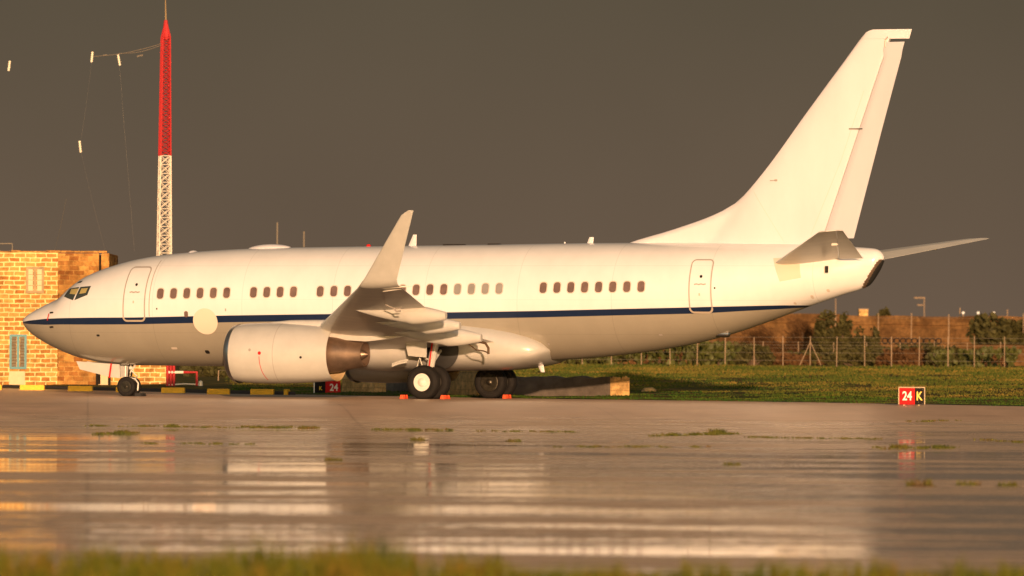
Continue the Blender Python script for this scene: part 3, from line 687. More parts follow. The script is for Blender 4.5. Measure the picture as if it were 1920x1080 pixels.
# wear plate around the stabiliser root and the APU exhaust
bm = bmesh.new(); skinquad(bm, [on_skin(*q) for q in ((1462, 528), (1502, 521), (1500, 482), (1450, 484))], .006, n=10); link('stabilizer_wear_plate', bm, M['patch'], FUS, norm=False)
bm = bmesh.new(); rr = []; ex = [31.0+.06*k for k in range(15)]+[31.87, 31.905]
for x in ex:
    c_ = midz(x); r = []
    for k in range(NS):
        a = 2*math.pi*k/NS; s_ = math.sin(a); r.append(bm.verts.new((x+.008, (hwid(x)+.008)*math.cos(a), c_+s_*(((top(x)-c_) if s_ > 0 else (c_-bot(x)))+.008))))
    rr.append(r)
for a, b in zip(rr, rr[1:]):
    for k in range(NS):
        q = (k+1) % NS; m_ = (a[k].co+b[q].co)/2
        if (m_.x-31.35)*.836-(m_.z-3.85)*.548 > -.10 and m_.z < 4.72: bm.faces.new((a[k], a[q], b[q], b[k])).material_index = 1 if (m_.x-31.35)*.836-(m_.z-3.85)*.548 > -.02 else 0
bmesh.ops.delete(bm, geom=[v for v in bm.verts if not v.link_faces], context='VERTS')
link('apu_exhaust', bm, [M['hot'], M['dark']], FUS, norm=False)

# landing gear
def wheel(par, x, y, R_, W_, hub, nm=('tyre', 'rim')):
    bm = bmesh.new(); h = W_/2
    lathe(bm, [(-h*.78, R_*.56), (-h, R_*.66), (-h, R_*.80), (-h*.86, R_*.92), (-h*.6, R_*.985), (-h*.3, R_), (-h*.28, R_*.985), (-h*.24, R_), (h*.24, R_), (h*.28, R_*.985), (h*.3, R_), (h*.6, R_*.985), (h*.86, R_*.92), (h, R_*.80), (h, R_*.66), (h*.78, R_*.56)], (x, y, R_-.012), 'y', 48)
    for v in bm.verts: v.co.z = max(v.co.z, .004)
    link('tyre', bm, M['tyre'], par)
    bm = bmesh.new()
    if hub == 'hubwhite':
        for s in (-1, 1): lathe(bm, [(s*(h*.70), R_*.57, 1), (s*(h*.84), R_*.52), (s*h*.84, R_*.26), (s*h*1.0, R_*.2), (s*h*1.1, .03)], (x, y, R_-.012), 'y', 32)
    else:
        for s in (-1, 1):
            lathe(bm, [(s*(h*.80), R_*.58), (s*(h*.84), R_*.52), (s*h*.55, R_*.46), (s*h*.5, R_*.25), (s*h*.8, R_*.2), (s*h*.95, R_*.12), (s*h*1.0, .02)], (x, y, R_-.012), 'y', 32)
            for k in range(9): a = 2*math.pi*k/9; box(bm, (x+R_*.36*math.cos(a), y+s*h*.62, R_-.012+R_*.36*math.sin(a)), (.045, h*.3, .045))
    link('rim', bm, [M[hub], M['tyre']], par)
for side in (-1, 1):
    y = side*2.86; x = 16.72
    bm = bmesh.new(); tube(bm, [(x, y, .56), (x+.05, y-side*.02, 1.15)], .085, 16); tube(bm, [(x+.05, y-side*.02, 1.1), (x+.25, y-side*.05, 2.1)], .13, 16)
    tube(bm, [(x, y-.5, .555), (x, y+.5, .555)], .075, 12)
    G = link('main_landing_gear', bm, M['strut'], PL)
    bm = bmesh.new(); tube(bm, [(x+.08, y, 1.28), (x-.22, y, 1.42), (x-.34, y, 1.02), (x-.05, y, .72)], .035, 8); tube(bm, [(x-.1, y-.1, .8), (x-.3, y-.1, 1.4), (x-.42, y-.1, 1.0)], .022, 6); link('torque_link', bm, M['strut'], G)
    bm = bmesh.new(); tube(bm, [(x+.12, y, 1.2), (x+.1, side*1.6, 1.95)], .05, 8); tube(bm, [(x+.05, y-.06, .95), (x+.42, y-.3, 2.0)], .045, 8); link('side_brace', bm, M['strut'], G)
    bm = bmesh.new(); tube(bm, [(x+.02, y-.14, .8), (x+.1, y-.16, 1.3), (x+.2, y-.17, 2.0)], .025, 6); link('brake_hose', bm, M['red'] if side == -1 else M['black'], G)
    for s in (-1, 1): wheel(G, x, y+s*.43, .575, .40, 'hubwhite' if (side == -1 and s == -1) else 'hubdark')
    bm = bmesh.new(); yd = side*3.42; skinp = [(16.05, 2.02), (16.88, 2.02), (16.86, 1.40), (16.55, 1.42), (16.2, 1.45)]
    a = [bm.verts.new((p[0], yd, p[1])) for p in skinp]; b = [bm.verts.new((p[0], yd-side*.04, p[1])) for p in skinp]
    bm.faces.new(a); bm.faces.new(b[::-1]); [bm.faces.new((a[i], a[(i+1) % 5], b[(i+1) % 5], b[i])) for i in range(5)]
    link('gear_door', bm, M['grey'], G, smooth=False)
    bm = bmesh.new(); lathe(bm, [(0, .62), (side*.015, .6), (side*.016, .02)], (x+.15, side*2.14, 1.62), 'y', 32); link('wheel_well', bm, M['dark'], PL)
    bm = bmesh.new(); pr = []
    for k in range(12):                                       # serrated seal at the edge of the well
        t = k/11; xx = 15.62+.55*t; pr.append((xx, yd+side*.02, 1.10+.24*t-.1*t*t)); pr.append((xx+.02, yd+side*.02, 1.17+.24*t-.1*t*t))
    tube(bm, [p for p in pr[::2]], .03, 6); 
    for p in pr[1::2]: box(bm, p, (.03, .03, .06))
    link('well_seal', bm, M['strut'], G)
NG = None
x = 4.12; bm = bmesh.new(); tube(bm, [(x, 0, .33), (x+.03, 0, .75)], .055, 12); tube(bm, [(x+.03, 0, .7), (x+.1, 0, 1.4)], .085, 12); tube(bm, [(x, -.3, .335), (x, .3, .335)], .05, 10)
NG = link('nose_landing_gear', bm, M['hubdark'], PL)
bm = bmesh.new(); tube(bm, [(x+.08, 0, .9), (x+.32, 0, .68), (x+.06, 0, .42)], .03, 8); tube(bm, [(x+.05, -.05, .8), (x+.42, -.08, 1.25)], .03, 8); link('torque_link', bm, M['strut'], NG)
bm = bmesh.new(); tube(bm, [(x-.1, -.08, 1.05), (x-.1, -.1, .62)], .03, 8); box(bm, (x+.12, -.1, .98), (.12, .08, .1), bev=.01); tube(bm, [(x-.06, -.1, .66), (x+.3, -.14, .6), (x+.42, -.14, .45), (x+.4, -.14, .2)], .028, 8); link('steering_unit', bm, M['strut'], NG)
for s in (-1, 1): wheel(NG, x, s*.2, .345, .2, 'hubdark')
for s in (-1, 1):
    bm = bmesh.new(); pp = [(2.28, 1.20), (3.95, 1.10), (3.98, .62), (3.6, .66), (2.42, .92)]
    a = [bm.verts.new((p[0], s*.42, p[1])) for p in pp]; b = [bm.verts.new((p[0], s*.42-s*.03, p[1])) for p in pp]
    bm.faces.new(a); bm.faces.new(b[::-1]); [bm.faces.new((a[i], a[(i+1) % 5], b[(i+1) % 5], b[i])) for i in range(5)]
    link('nose_gear_door', bm, M['grey'], NG, smooth=False)
bm = bmesh.new(); box(bm, (3.62, -.47, .88), (.06, .012, .50), Matrix.Rotation(R(8), 3, 'Y')); link('red_streamer', bm, M['red'], NG)

def plane_pt(x, y, z=0): return Vector((MX+cT*(x-XM)+sT*y, MY-sT*(x-XM)+cT*y, GZ+z))
def chock(x, y, m, lab, ln=.34, w_=.16, h=.13, rz=0, grp=None):
    bm = bmesh.new(); n = [(-.5, 0), (.5, 0), (.36, .8), (.2, 1), (-.2, 1), (-.36, .8)]
    loft([[(ln*s, w_*a, h*b) for a, b in n] for s in (-.5, .5)], bm=bm)
    for s in (-.32, .32): box(bm, (ln*s, 0, h*.5), (ln*.05, w_*1.02, h*1.02))
    o = link('wheel_chock', bm, m); o.location = plane_pt(x, y, .006); o.rotation_euler = (0, 0, rz-TH+R(90)); tag(o, lab, 'wheel chock', grp); return o
chock(16.02, -3.35, M['orange'], 'orange chock ahead of the near main wheel with the white hub', grp='orange chocks at the main wheels')
chock(17.38, -3.0, M['orange'], 'wider orange chock behind the near main wheels', ln=.5, grp='orange chocks at the main wheels')
chock(17.42, 2.2, M['orange'], 'orange chock behind the far main wheels', ln=.44, grp='orange chocks at the main wheels')
chock(4.62, -.12, M['blackrub'], 'flat black rubber chock behind the nose wheel', ln=.4, w_=.28, h=.10)

# ------------------------------------------------------------------ stone building, mast, barrier
def stone_mat(name, c1, c2, mort, bw_=.42, bh_=.21, dark=.5, msize=.022, ramp=True):
    m = bpy.data.materials.new(name); m.use_nodes = True; t = m.node_tree; b = t.nodes['Principled BSDF']; b.inputs['Roughness'].default_value = .9; b.inputs['Specular IOR Level'].default_value = .1
    tcn = N(t, 'ShaderNodeTexCoord'); s = N(t, 'ShaderNodeSeparateXYZ'); t.links.new(tcn.outputs['Object'], s.inputs[0])
    ad = N(t, 'ShaderNodeMath', operation='ADD'); t.links.new(s.outputs[0], ad.inputs[0]); t.links.new(s.outputs[1], ad.inputs[1])
    cx = N(t, 'ShaderNodeCombineXYZ'); t.links.new(ad.outputs[0], cx.inputs[0]); t.links.new(s.outputs[2], cx.inputs[1])
    wn = N(t, 'ShaderNodeTexNoise', Scale=2.2, Detail=3.0); t.links.new(tcn.outputs['Object'], wn.inputs['Vector'])
    wv = N(t, 'ShaderNodeVectorMath', operation='MULTIPLY_ADD'); t.links.new(wn.outputs['Color'], wv.inputs[0]); wv.inputs[1].default_value = (.20, .075, 0); t.links.new(cx.outputs[0], wv.inputs[2])
    br = N(t, 'ShaderNodeTexBrick'); t.links.new(wv.outputs[0], br.inputs['Vector'])
    for k, v in {'Scale': 1.0, 'Mortar Size': msize, 'Mortar Smooth': .35, 'Brick Width': bw_, 'Row Height': bh_, 'Bias': 0.0}.items(): br.inputs[k].default_value = v
    br.inputs['Color1'].default_value = (*c1, 1); br.inputs['Color2'].default_value = (*c2, 1); br.inputs['Mortar'].default_value = (*mort, 1)
    st_ = N(t, 'ShaderNodeTexNoise', Scale=.45, Detail=7.0, Roughness=.7); t.links.new(tcn.outputs['Object'], st_.inputs['Vector'])
    q = N(t, 'ShaderNodeMapRange'); t.links.new(st_.outputs[0], q.inputs[0])
    for i, v in enumerate((.35, .62, dark, 1.1)): q.inputs[i+1].default_value = v
    f2 = N(t, 'ShaderNodeTexNoise', Scale=3.5, Detail=6.0, Roughness=.7); t.links.new(tcn.outputs['Object'], f2.inputs['Vector'])
    q2 = N(t, 'ShaderNodeMapRange'); t.links.new(f2.outputs[0], q2.inputs[0])
    for i, v in enumerate((.32, .68, .6, 1.35)): q2.inputs[i+1].default_value = v
    mm = N(t, 'ShaderNodeMath', operation='MULTIPLY'); t.links.new(q.outputs[0], mm.inputs[0]); t.links.new(q2.outputs[0], mm.inputs[1])
    v = N(t, 'ShaderNodeVectorMath', operation='SCALE'); t.links.new(br.outputs[0], v.inputs[0]); t.links.new(mm.outputs[0], v.inputs['Scale']); t.links.new(v.outputs[0], b.inputs['Base Color'])
    bp = N(t, 'ShaderNodeBump', Strength=.6, Distance=.04); bp.invert = True; t.links.new(br.outputs['Fac'], bp.inputs['Height']); t.links.new(bp.outputs[0], b.inputs['Normal'])
    return m
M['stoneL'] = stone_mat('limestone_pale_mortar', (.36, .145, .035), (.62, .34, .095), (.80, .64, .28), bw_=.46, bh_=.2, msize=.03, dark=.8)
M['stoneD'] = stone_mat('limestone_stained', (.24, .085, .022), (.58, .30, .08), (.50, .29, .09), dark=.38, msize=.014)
M['stoneW'] = stone_mat('low_wall_stone', (.62, .38, .14), (.75, .48, .20), (.48, .28, .11), bw_=.7, bh_=.3, dark=.6, msize=.01)
M['ramp'] = stone_mat('rampart_earth', (.13, .065, .024), (.20, .105, .038), (.15, .08, .03), bw_=2.4, bh_=.7, dark=.5, msize=.02)
M['beige'] = mat('beige_shutter', (.66, .50, .28), .6, var=.1)
M['slat'] = mat('louvre_slat', (.20, .17, .11), .6, var=.4, vscale=6)
M['beigeframe'] = mat('weathered_beige_frame', (.36, .25, .12), .7, var=.2)
M['teal'] = mat('teal_paint', (.045, .22, .24), .5)
M['louvre'] = mat('louvre_gap', (.15, .10, .05), .7, var=.3, vscale=8)
M['yellow'] = mat('yellow_kerb_paint', (.92, .50, .02), .6, var=.12, vscale=5)
M['kerb'] = mat('dark_kerb', (.05, .04, .035), .8, var=.2)
M['mastred'] = mat('mast_red', (.44, .022, .022), .5, var=.1)
M['mastwhite'] = mat('mast_white', (.78, .70, .58), .5, var=.1)
M['wire'] = mat('antenna_wire', (.20, .17, .13), .5)
M['insul'] = mat('insulator', (.80, .74, .60), .4)
M['post'] = mat('weathered_post', (.30, .21, .13), .8, var=.15)
M['signgrey'] = mat('sign_frame', (.30, .21, .10), .5)
M['signyel'] = mat('sign_yellow', (.85, .55, .03), .5)
M['signwht'] = mat('sign_white', (.85, .78, .65), .5)
M['lampw'] = mat('lamp_glass', (.7, .66, .6), .3, emit=((1, .85, .65), .25))
M['conc_shaded'] = mat('shaded_old_concrete', (.13, .105, .08), .9, var=.4, vscale=1.5, bump=.4, bscale=6)  # old concrete with the aircraft's shadow on the low walls painted in as darker colour
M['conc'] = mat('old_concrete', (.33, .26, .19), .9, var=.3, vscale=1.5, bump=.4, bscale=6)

YB = 309.0; S = F/YB
def bp_(u, v): p = at(u, v, YB); return p.x, p.z
x0 = bp_(-260, 600)[0]; x1 = bp_(204, 600)[0]; xm = bp_(108, 600)[0]; xr = bp_(187, 600)[0]; xa = bp_(311, 700)[0]; zt_ = bp_(100, 473.5)[1]; zb = bp_(100, 724)[1]
BD = empty('stone_building', ((x0+x1)/2, YB, zb-.15), label='two storey stone building of sunlit yellow blocks at the left edge behind the nose', cat='building'); bo = Vector(BD.location)
def lb(X, Z, dy=0): return (X-bo.x, dy, Z-bo.z)
def wallbox(name, xa_, xb_, za_, zb_, ya_, yb_, m, bev=.02):
    bm = bmesh.new(); box(bm, ((xa_+xb_)/2-bo.x, (ya_+yb_)/2, (za_+zb_)/2-bo.z), (xb_-xa_, yb_-ya_, zb_-za_), bev=bev); return link(name, bm, m, BD)
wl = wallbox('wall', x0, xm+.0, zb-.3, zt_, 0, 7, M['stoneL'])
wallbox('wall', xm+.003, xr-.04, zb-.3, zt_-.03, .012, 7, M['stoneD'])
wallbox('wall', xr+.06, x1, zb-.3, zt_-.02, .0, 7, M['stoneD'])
wallbox('wall', xr-.037, xr+.057, zb-.3, zt_-.12, .25, 6.5, M['stoneD'])['label'] = 'recessed slot in the wall beside the corner'
bm = bmesh.new()
xq = x0
while xq < x1-.3:                                        # worn cap stones
    ww = random.uniform(.35, .9); hh = random.uniform(.03, .10); box(bm, (xq+ww/2-bo.x, .15, zt_+hh/2-bo.z), (ww*.98, .34, hh), bev=.01); xq += ww
link('roof_edge', bm, M['stoneD'], BD)
wallbox('roof', x0+.3, x1-.3, zt_-.3, zt_-.04, .5, 6.5, M['conc'])
bm = bmesh.new(); X = xr+.005; tube(bm, [lb(X, zt_-.1, -.06), lb(X, zb+.1, -.06)], .045, 8); link('downpipe', bm, M['black'], BD)
# annex seen under the nose
za = bp_(260, 600)[1]
wallbox('annex_wall', x1+.003, xa, zb-.3, za, .05, 5, M['stoneL'])
for (ua, ub) in ((180, 184.5), (203, 207.5)): 
    wallbox('door_jamb', bp_(ua, 700)[0], bp_(ub, 700)[0], zb, bp_(ua, 690)[1], -.08, -.005, M['black'], .01)
wallbox('door_leaf', bp_(185, 700)[0], bp_(202.5, 700)[0], zb, bp_(ua, 692)[1], -.05, -.008, M['beige'], .01)
wallbox('pale_plinth', bp_(17, 700)[0], bp_(47, 700)[0], zb+.05, bp_(20, 696)[1], -.03, -.005, M['beige'], .01)
# beige window
def win(u0, v0, u1, v1, fm, pm, lab, louv, slat=7):
    X0, Z1 = bp_(u0, v0); X1, Z0 = bp_(u1, v1); cx_, cz_ = (X0+X1)/2, (Z0+Z1)/2; W_, H_ = X1-X0, Z1-Z0
    bm = bmesh.new(); f = .10
    for (c, s_) in (((cx_, Z1-f/2), (W_, f)), ((cx_, Z0+f/2), (W_, f)), ((X0+f/2, cz_), (f, H_-2*f)), ((X1-f/2, cz_), (f, H_-2*f)), ((cx_, cz_), (f*1.1, H_-2*f))):
        box(bm, lb(c[0], c[1], -.03), (s_[0], .10, s_[1]), bev=.008)
    Wn = link('window', bm, fm, BD); Wn['label'] = lab
    for k, xx in enumerate((X0+W_*.25, X0+W_*.75)):
        bm = bmesh.new(); ww = W_/2-f*1.6; box(bm, lb(xx, cz_, .02), (ww, .05, H_-2*f), mi=0)
        for j in range(slat): z_ = Z0+f+(H_-2*f)*(j+.5)/slat; box(bm, lb(xx, z_, -.025), (ww*.9, .03, (H_-2*f)/slat*(.5 if louv else .93)), Matrix.Rotation(R(-25 if louv else 0), 3, 'X'), mi=1)
        link('shutter', bm, pm, Wn)
    return Wn
win(49, 500, 82.5, 550, M['beigeframe'], [M['louvre'], M['beige']], 'beige closed shutters of the upper window', False, 4)
win(18, 627, 50, 692, M['teal'], [M['louvre'], M['slat']], 'teal framed louvred window at ground level', True, 10)
bm = bmesh.new(); tube(bm, [lb(*bp_(-30, 456), 1), lb(*bp_(20, 456), 1)], .03, 6); tube(bm, [lb(*bp_(20, 456), 1), lb(*bp_(20, 476), 1)], .025, 6); link('roof_rail', bm, M['wire'], BD)

# kerb line with separate yellow stones
kp = [(-180, 726), (-50, 727), (60, 729), (150, 731.5), (243, 733.5), (325, 735.5), (410, 738), (491, 739.5), (537, 740.5)]
def gpt(u, v):
    dx, dz = ray(u, v); Y = (GZ-HC)/dz; return Vector((dx*Y, Y, GZ))
P = [gpt(*k) for k in kp]; bm = bmesh.new(); r = []
for i, p in enumerate(P):
    d = (P[min(i+1, len(P)-1)]-P[max(i-1, 0)]).normalized(); n_ = Vector((-d.y, d.x, 0)) if d.x > 0 else Vector((d.y, -d.x, 0))
    r.append([p+n_*.35+Vector((0, 0, -.05)), p+n_*.35+Vector((0, 0, .12)), p+n_*.12+Vector((0, 0, .13)), p+n_*.10+Vector((0, 0, -.05))])
tag(link('kerb', loft(r, bm=bm), M['kerb']), kind='structure')
kl = ['yellow kerb stone cut off by the left edge of the photo', 'yellow kerb stone in front of the teal louvred window', 'yellow kerb stone in front of the stained stone wall under the nose', 'yellow kerb stone partly hidden behind the nose wheel', 'yellow kerb stone in front of the red barrier frame', 'yellow kerb stone on the grass edge, first right of the red barrier', 'yellow kerb stone below the front end of the engine', 'short broken yellow kerb stone, last of the row below the engine']
for k, ((u0, u1, v), lab) in enumerate(zip([(-48, 4, 731), (38, 84, 731.5), (128, 174, 733.5), (218, 262, 735.5), (303, 347, 737), (389, 431, 739.5), (470, 514, 740), (534, 542, 740.5)], kl)):
    a, b = gpt(u0, v-.6), gpt(u1, v+.5); c = (a+b)/2; 
    d = Vector((b.x-a.x, -.12, 0)); bm = bmesh.new(); box(bm, (0, 0, .09), ((u1-u0)/F*c.y, .26, .23), bev=.02)
    o = link('kerb_stone', bm, M['yellow']); o.location = c; o.rotation_euler = (0, 0, math.atan2(d.y, d.x)); tag(o, lab, 'kerb stone', 'yellow kerb stones along the apron edge')

# radio mast
YM = 335.0
def mp_(u, v): p = at(u, v, YM); return p
base = mp_(309, 722); topz = mp_(311, 70).z
MS = empty('radio_mast', (base.x, YM, zbank(base.x, YM)), label='tall red and white lattice radio mast rising behind the nose', cat='mast'); mo = Vector(MS.location)
def legpos(k, z):
    h = z-mo.z; H = topz-mo.z; cx_ = (mp_(308, 470).x+(mp_(311, 70).x-mp_(308, 470).x)*(z-mp_(308, 470).z)/(topz-mp_(308, 470).z))-mo.x
    hw_ = .42-.21*h/H; a = R(90+45+90*k+12); return Vector((cx_+hw_*math.cos(a)*1.2, hw_*math.sin(a)*1.2, h))
zr = mp_(310, 292).z
def lattice(name, za_, zb_, m, step):
    bm = bmesh.new(); n = max(1, round((zb_-za_)/step))
    for k in range(4): tube(bm, [legpos(k, za_), legpos(k, zb_)], .04, 6)
    for j in range(n):
        z0 = za_+(zb_-za_)*j/n; z1 = za_+(zb_-za_)*(j+1)/n
        for k in range(4):
            tube(bm, [legpos(k, z0), legpos((k+1) % 4, z1)], .017, 4); tube(bm, [legpos((k+1) % 4, z0), legpos(k, z1)], .017, 4)
            tube(bm, [legpos(k, z1), legpos((k+1) % 4, z1)], .017, 4)
    return link(name, bm, m, MS)
zl0 = mp_(309, 640).z
lattice('mast_section', mo.z, zl0, M['mastred'], .45)['label'] = 'red bottom section'
lattice('mast_section', zl0, zr, M['mastwhite'], .42)['label'] = 'white middle section'
rs = lattice('mast_section', zr, topz, M['mastred'], .26); rs['label'] = 'red top section'
bm = bmesh.new()
for k in range(2): tube(bm, [legpos(k, zr), legpos(k, topz)], .055, 6)
tube(bm, [(legpos(0, zr)+legpos(1, zr))/2, (legpos(0, topz)+legpos(1, topz))/2], .05, 6); link('cable_ladder', bm, M['mastred'], MS)
bm = bmesh.new(); q = mp_(311, 38); tp = Vector((q.x-mo.x, 0, q.z-mo.z)); tube(bm, [Vector((tp.x, 0, topz-mo.z-.1)), tp], .20, 8, r2=.09)
for k in range(4): tube(bm, [legpos(k, topz), tp], .05, 6)
link('mast_cap', bm, M['mastred'], MS)
bm = bmesh.new(); q2 = mp_(310, -12); tube(bm, [tp, Vector((q2.x-mo.x, 0, q2.z-mo.z))], .04, 6, r2=.02); link('whip_antenna', bm, M['signgrey'], MS)

# wire aerials with insulators, held between the mast and ground stays
def wire(pts, r_=.009, name='aerial_wire', m='wire', lab=None, par=None):
    bm = bmesh.new(); p = [at(u, v, Y) for u, v, Y in pts]; 
    if len(p) == 2:
        a, b = p; p = [a.lerp(b, t)+Vector((0, 0, -.12*math.sin(math.pi*t))) for t in [k/10 for k in range(11)]]
    tube(bm, p, r_, 5); o = link(name, bm, M[m], par)
    if lab: tag(o, lab, 'aerial wire')
    return o
wire([(302, 82, 335), (172, 106, 333)], .014, lab='thin aerial wire from the mast top to the upper left insulator')
wire([(302, 85, 335), (222, 100, 334)], .012, lab='short aerial wire from the mast to the insulator nearest the mast')
wire([(172, 117, 333), (152, 262, 332)], .0022, lab='faint aerial wire between the upper left and the lowest insulator')
wire([(224, 122, 334), (252, 470, 334)], .0022, lab='faint aerial wire dropping from the insulator nearest the mast')
wire([(152, 286, 332), (200, 480, 330)], .0022, lab='faint aerial wire dropping from the lowest insulator')
wire([(124, 372, 332), (102, 472, 325)], .011, lab='short slanting stay wire above the stone building')
for (ua, va, ub, vb, Y, lab) in ((173.5, 97, 171.5, 117, 333, 'pale rod insulator at the far end of the mast wire'), (221, 101, 225, 123, 334, 'pale rod insulator nearest the mast'), (149, 264, 151.5, 286, 332, 'lowest pale rod insulator, in the middle of the sky'), (18.5, 114, 16, 133, 332, 'pale rod insulator at the left edge of the sky')):
    bm = bmesh.new(); a, b = at(ua, va, Y), at(ub, vb, Y); tube(bm, [a, b], .045, 8)
    for t in (.1, .3, .5, .7, .9): p = a.lerp(b, t); tube(bm, [p-(b-a).normalized()*.02, p+(b-a).normalized()*.02], .065, 8)
    tag(link('insulator', bm, M['insul']), lab, 'insulator', 'rod insulators on the aerial wires')
for (ua, va, ub, vb, Y, lab) in ((257, 106, 268, 103.5, 334.5, 'small dark strain clamp under the mast wire'), (193, 104.5, 201, 103.5, 333.5, 'small dark strain clamp beside the upper left insulator')):
    bm = bmesh.new(); tube(bm, [at(ua, va, Y), at((ua+ub)/2, (va+vb)/2-.5, Y), at(ub, vb, Y)], .035, 6); tag(link('strain_clamp', bm, M['wire']), lab, 'clamp')
for (u, v0, v1, Y, lab) in ((520, 417, 640, 420, 'slender grey pole showing above the dome on the fuselage'), (570, 434, 640, 420, 'shorter slender pole right of its taller neighbour above the fuselage')):
    bm = bmesh.new(); a = at(u, v0, Y); g_ = Vector((a.x, Y, zbank(a.x, Y))); tube(bm, [g_, a], .05, 6); tag(link('slender_pole', bm, M['wire']), lab, 'pole')

# red barrier frame beside the annex
YR = 300.0
def rp(u, v): p = at(u, v, YR); return p
gz = zbank(rp(340, 725).x, YR); BR = empty('barrier_frame', (rp(340, 725).x, YR, gz), label='red pipe barrier frame with a white arm beside the stone annex', cat='barrier'); bo2 = Vector(BR.location)
def loc(u, v, dy=0): q = rp(u, v)-bo2; return (q.x, dy, max(q.z, 0))
for (n, m, L_) in (('post', 'mastred', [[(314, 640), (314, 728)]]), ('post', 'mastred', [[(320, 640), (320, 728)]]), ('post', 'mastred', [[(326, 640), (326, 728)]]), ('arm', 'mastred', [[(344, 698), (369, 698), (369, 726)]]), ('arm', 'mastwhite', [[(316, 698), (344, 698)]]), ('rail', 'mastwhite', [[(312, 722), (345, 720), (374, 721)]])):
    bm = bmesh.new()
    for l_ in L_: tube(bm, [loc(*q) for q in l_], .06 if n != 'rail' else .035, 8)
    link(n, bm, M[m], BR)
bm = bmesh.new(); c_ = rp(378, 730); lathe(bm, [(0, .09), (.16, .09), (.24, .07), (.26, .01)], (0, 0, 0), 'z', 14); o = link('edge_light', bm, M['mastwhite']); o.location = (c_.x, YR-1, zbank(c_.x, YR-1)); tag(o, 'small white edge light at the foot of the red barrier', 'edge light')

# ------------------------------------------------------------------ taxiway signs
def text_mesh(s, size, m, par, loc_, name, sx_=1):
    cu = bpy.data.curves.new(name, 'FONT'); cu.body = s; cu.size = size; cu.extrude = .006; cu.align_x = 'CENTER'; cu.offset = size*.022
    tmp = bpy.data.objects.new('tmp', cu); col.objects.link(tmp); dg = bpy.context.evaluated_depsgraph_get(); me = bpy.data.meshes.new_from_object(tmp.evaluated_get(dg))
    bpy.data.objects.remove(tmp); me.materials.clear(); me.materials.append(m); o = bpy.data.objects.new(name, me); col.objects.link(o); o.parent = par
    o.location = loc_; o.rotation_euler = (R(90), 0, 0); o.scale = (sx_, 1, 1); return o
p = gpt(1707, 760); YS = p.y-.6; K = F/YS
SG = empty('taxiway_sign', (p.x, YS, GZ), label='red and black taxiway sign reading 24 K at the right edge of the apron', cat='sign')
w1, w2, h_ = 29/K, 17/K, 31/K; X0 = (1684-1707)/K
bm = bmesh.new(); box(bm, (X0+w1/2, 0, .03+h_/2), (w1, .12, h_), bev=.006); link('red_panel', bm, M['red'], SG)
bm = bmesh.new(); box(bm, (X0+w1+w2/2+.002, 0, .03+h_/2), (w2, .118, h_), bev=.004); link('black_panel', bm, M['black'], SG)
bm = bmesh.new(); f = .035; W_ = w1+w2
for (c, s_) in (((X0+W_/2, .03+h_+f/2), (W_+2*f, f)), ((X0-f/2-.002, .03+h_/2), (f, h_)), ((X0+W_+f/2+.004, .03+h_/2), (f, h_))): box(bm, (c[0], 0, c[1]), (s_[0], .15, s_[1]), bev=.004)
for q in (.2, .8): box(bm, (X0+W_*q, 0, .0), (.06, .06, .08))
link('sign_frame', bm, M['signgrey'], SG)
text_mesh('24', .38, M['signwht'], SG, (X0+w1*.5, -.066, .03+h_*.27), 'lettering', .78); text_mesh('K', .37, M['signyel'], SG, (X0+w1+w2*.48, -.066, .03+h_*.27), 'lettering', .78)
p = gpt(618, 740); YS = p.y; K = F/YS; SG = empty('taxiway_sign', (p.x, YS, GZ), label='taxiway sign with black and red panels mostly hidden behind the engine', cat='sign')
bm = bmesh.new(); box(bm, ((600-618)/K, 0, .28), (20/K, .1, .46)); link('black_panel', bm, M['black'], SG)
bm = bmesh.new(); box(bm, ((624-618)/K+.004, 0, .28), (28/K, .102, .46)); link('red_panel', bm, M['red'], SG)
bm = bmesh.new(); box(bm, (-(1)/K, .03, .03), (58/K, .2, .05)); box(bm, ((589-618)/K, 0, .28), (.04, .11, .46)); link('sign_frame', bm, M['signwht'], SG)
text_mesh('24', .36, M['signwht'], SG, ((626-618)/K, -.06, .15), 'lettering', .85); text_mesh('K', .2, M['signyel'], SG, ((601-618)/K, -.06, .17), 'lettering', .85)

# ------------------------------------------------------------------ low ruined wall behind the main gear
def low_wall(u0, v0, u1, v1, h, th, m, lab, name='low_wall', ragged=.06, dY=0, mark=False):
    a, b = gpt(u0, v0), gpt(u1, v1); a.y += dY; b.y += dY; d = b-a; L_ = d.length; n = 14; bm = bmesh.new(); r = []
    for i in range(n+1):
        t = i/n; hh = h*(1+ragged*noise.noise(Vector((i*.7, u0, 0)))*2); x = L_*t
        r.append([(x, 0, -.15), (x, .02, hh*.5), (x, .05, hh-.03), (x, .09, hh), (x, th, hh*.98), (x, th, -.15)])
    loft(r, bm=bm); o = link(name, bm, m); o.location = a; o.rotation_euler = (0, 0, math.atan2(d.y, d.x)); tag(o, lab, 'wall'); return o
low_wall(640, 739.5, 701, 740.5, .95, .5, M['stoneW'], 'pale stone block wall showing between engine and near wheels')
low_wall(702, 739, 826, 742, .62, .5, M['conc_shaded'], 'grey low concrete wall behind the near main wheels', dY=1)
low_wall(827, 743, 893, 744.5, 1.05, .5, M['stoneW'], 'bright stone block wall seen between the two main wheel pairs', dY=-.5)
lw = low_wall(894, 743.5, 1143, 745.6, .73, .5, M['conc_shaded'], 'long grey low wall behind and right of the far main wheels')
low_wall(1144, 745.6, 1180, 745.8, .74, .25, M['stoneW'], 'broken sunlit stone stub at the right end of the long low wall', ragged=.12, dY=-.1)
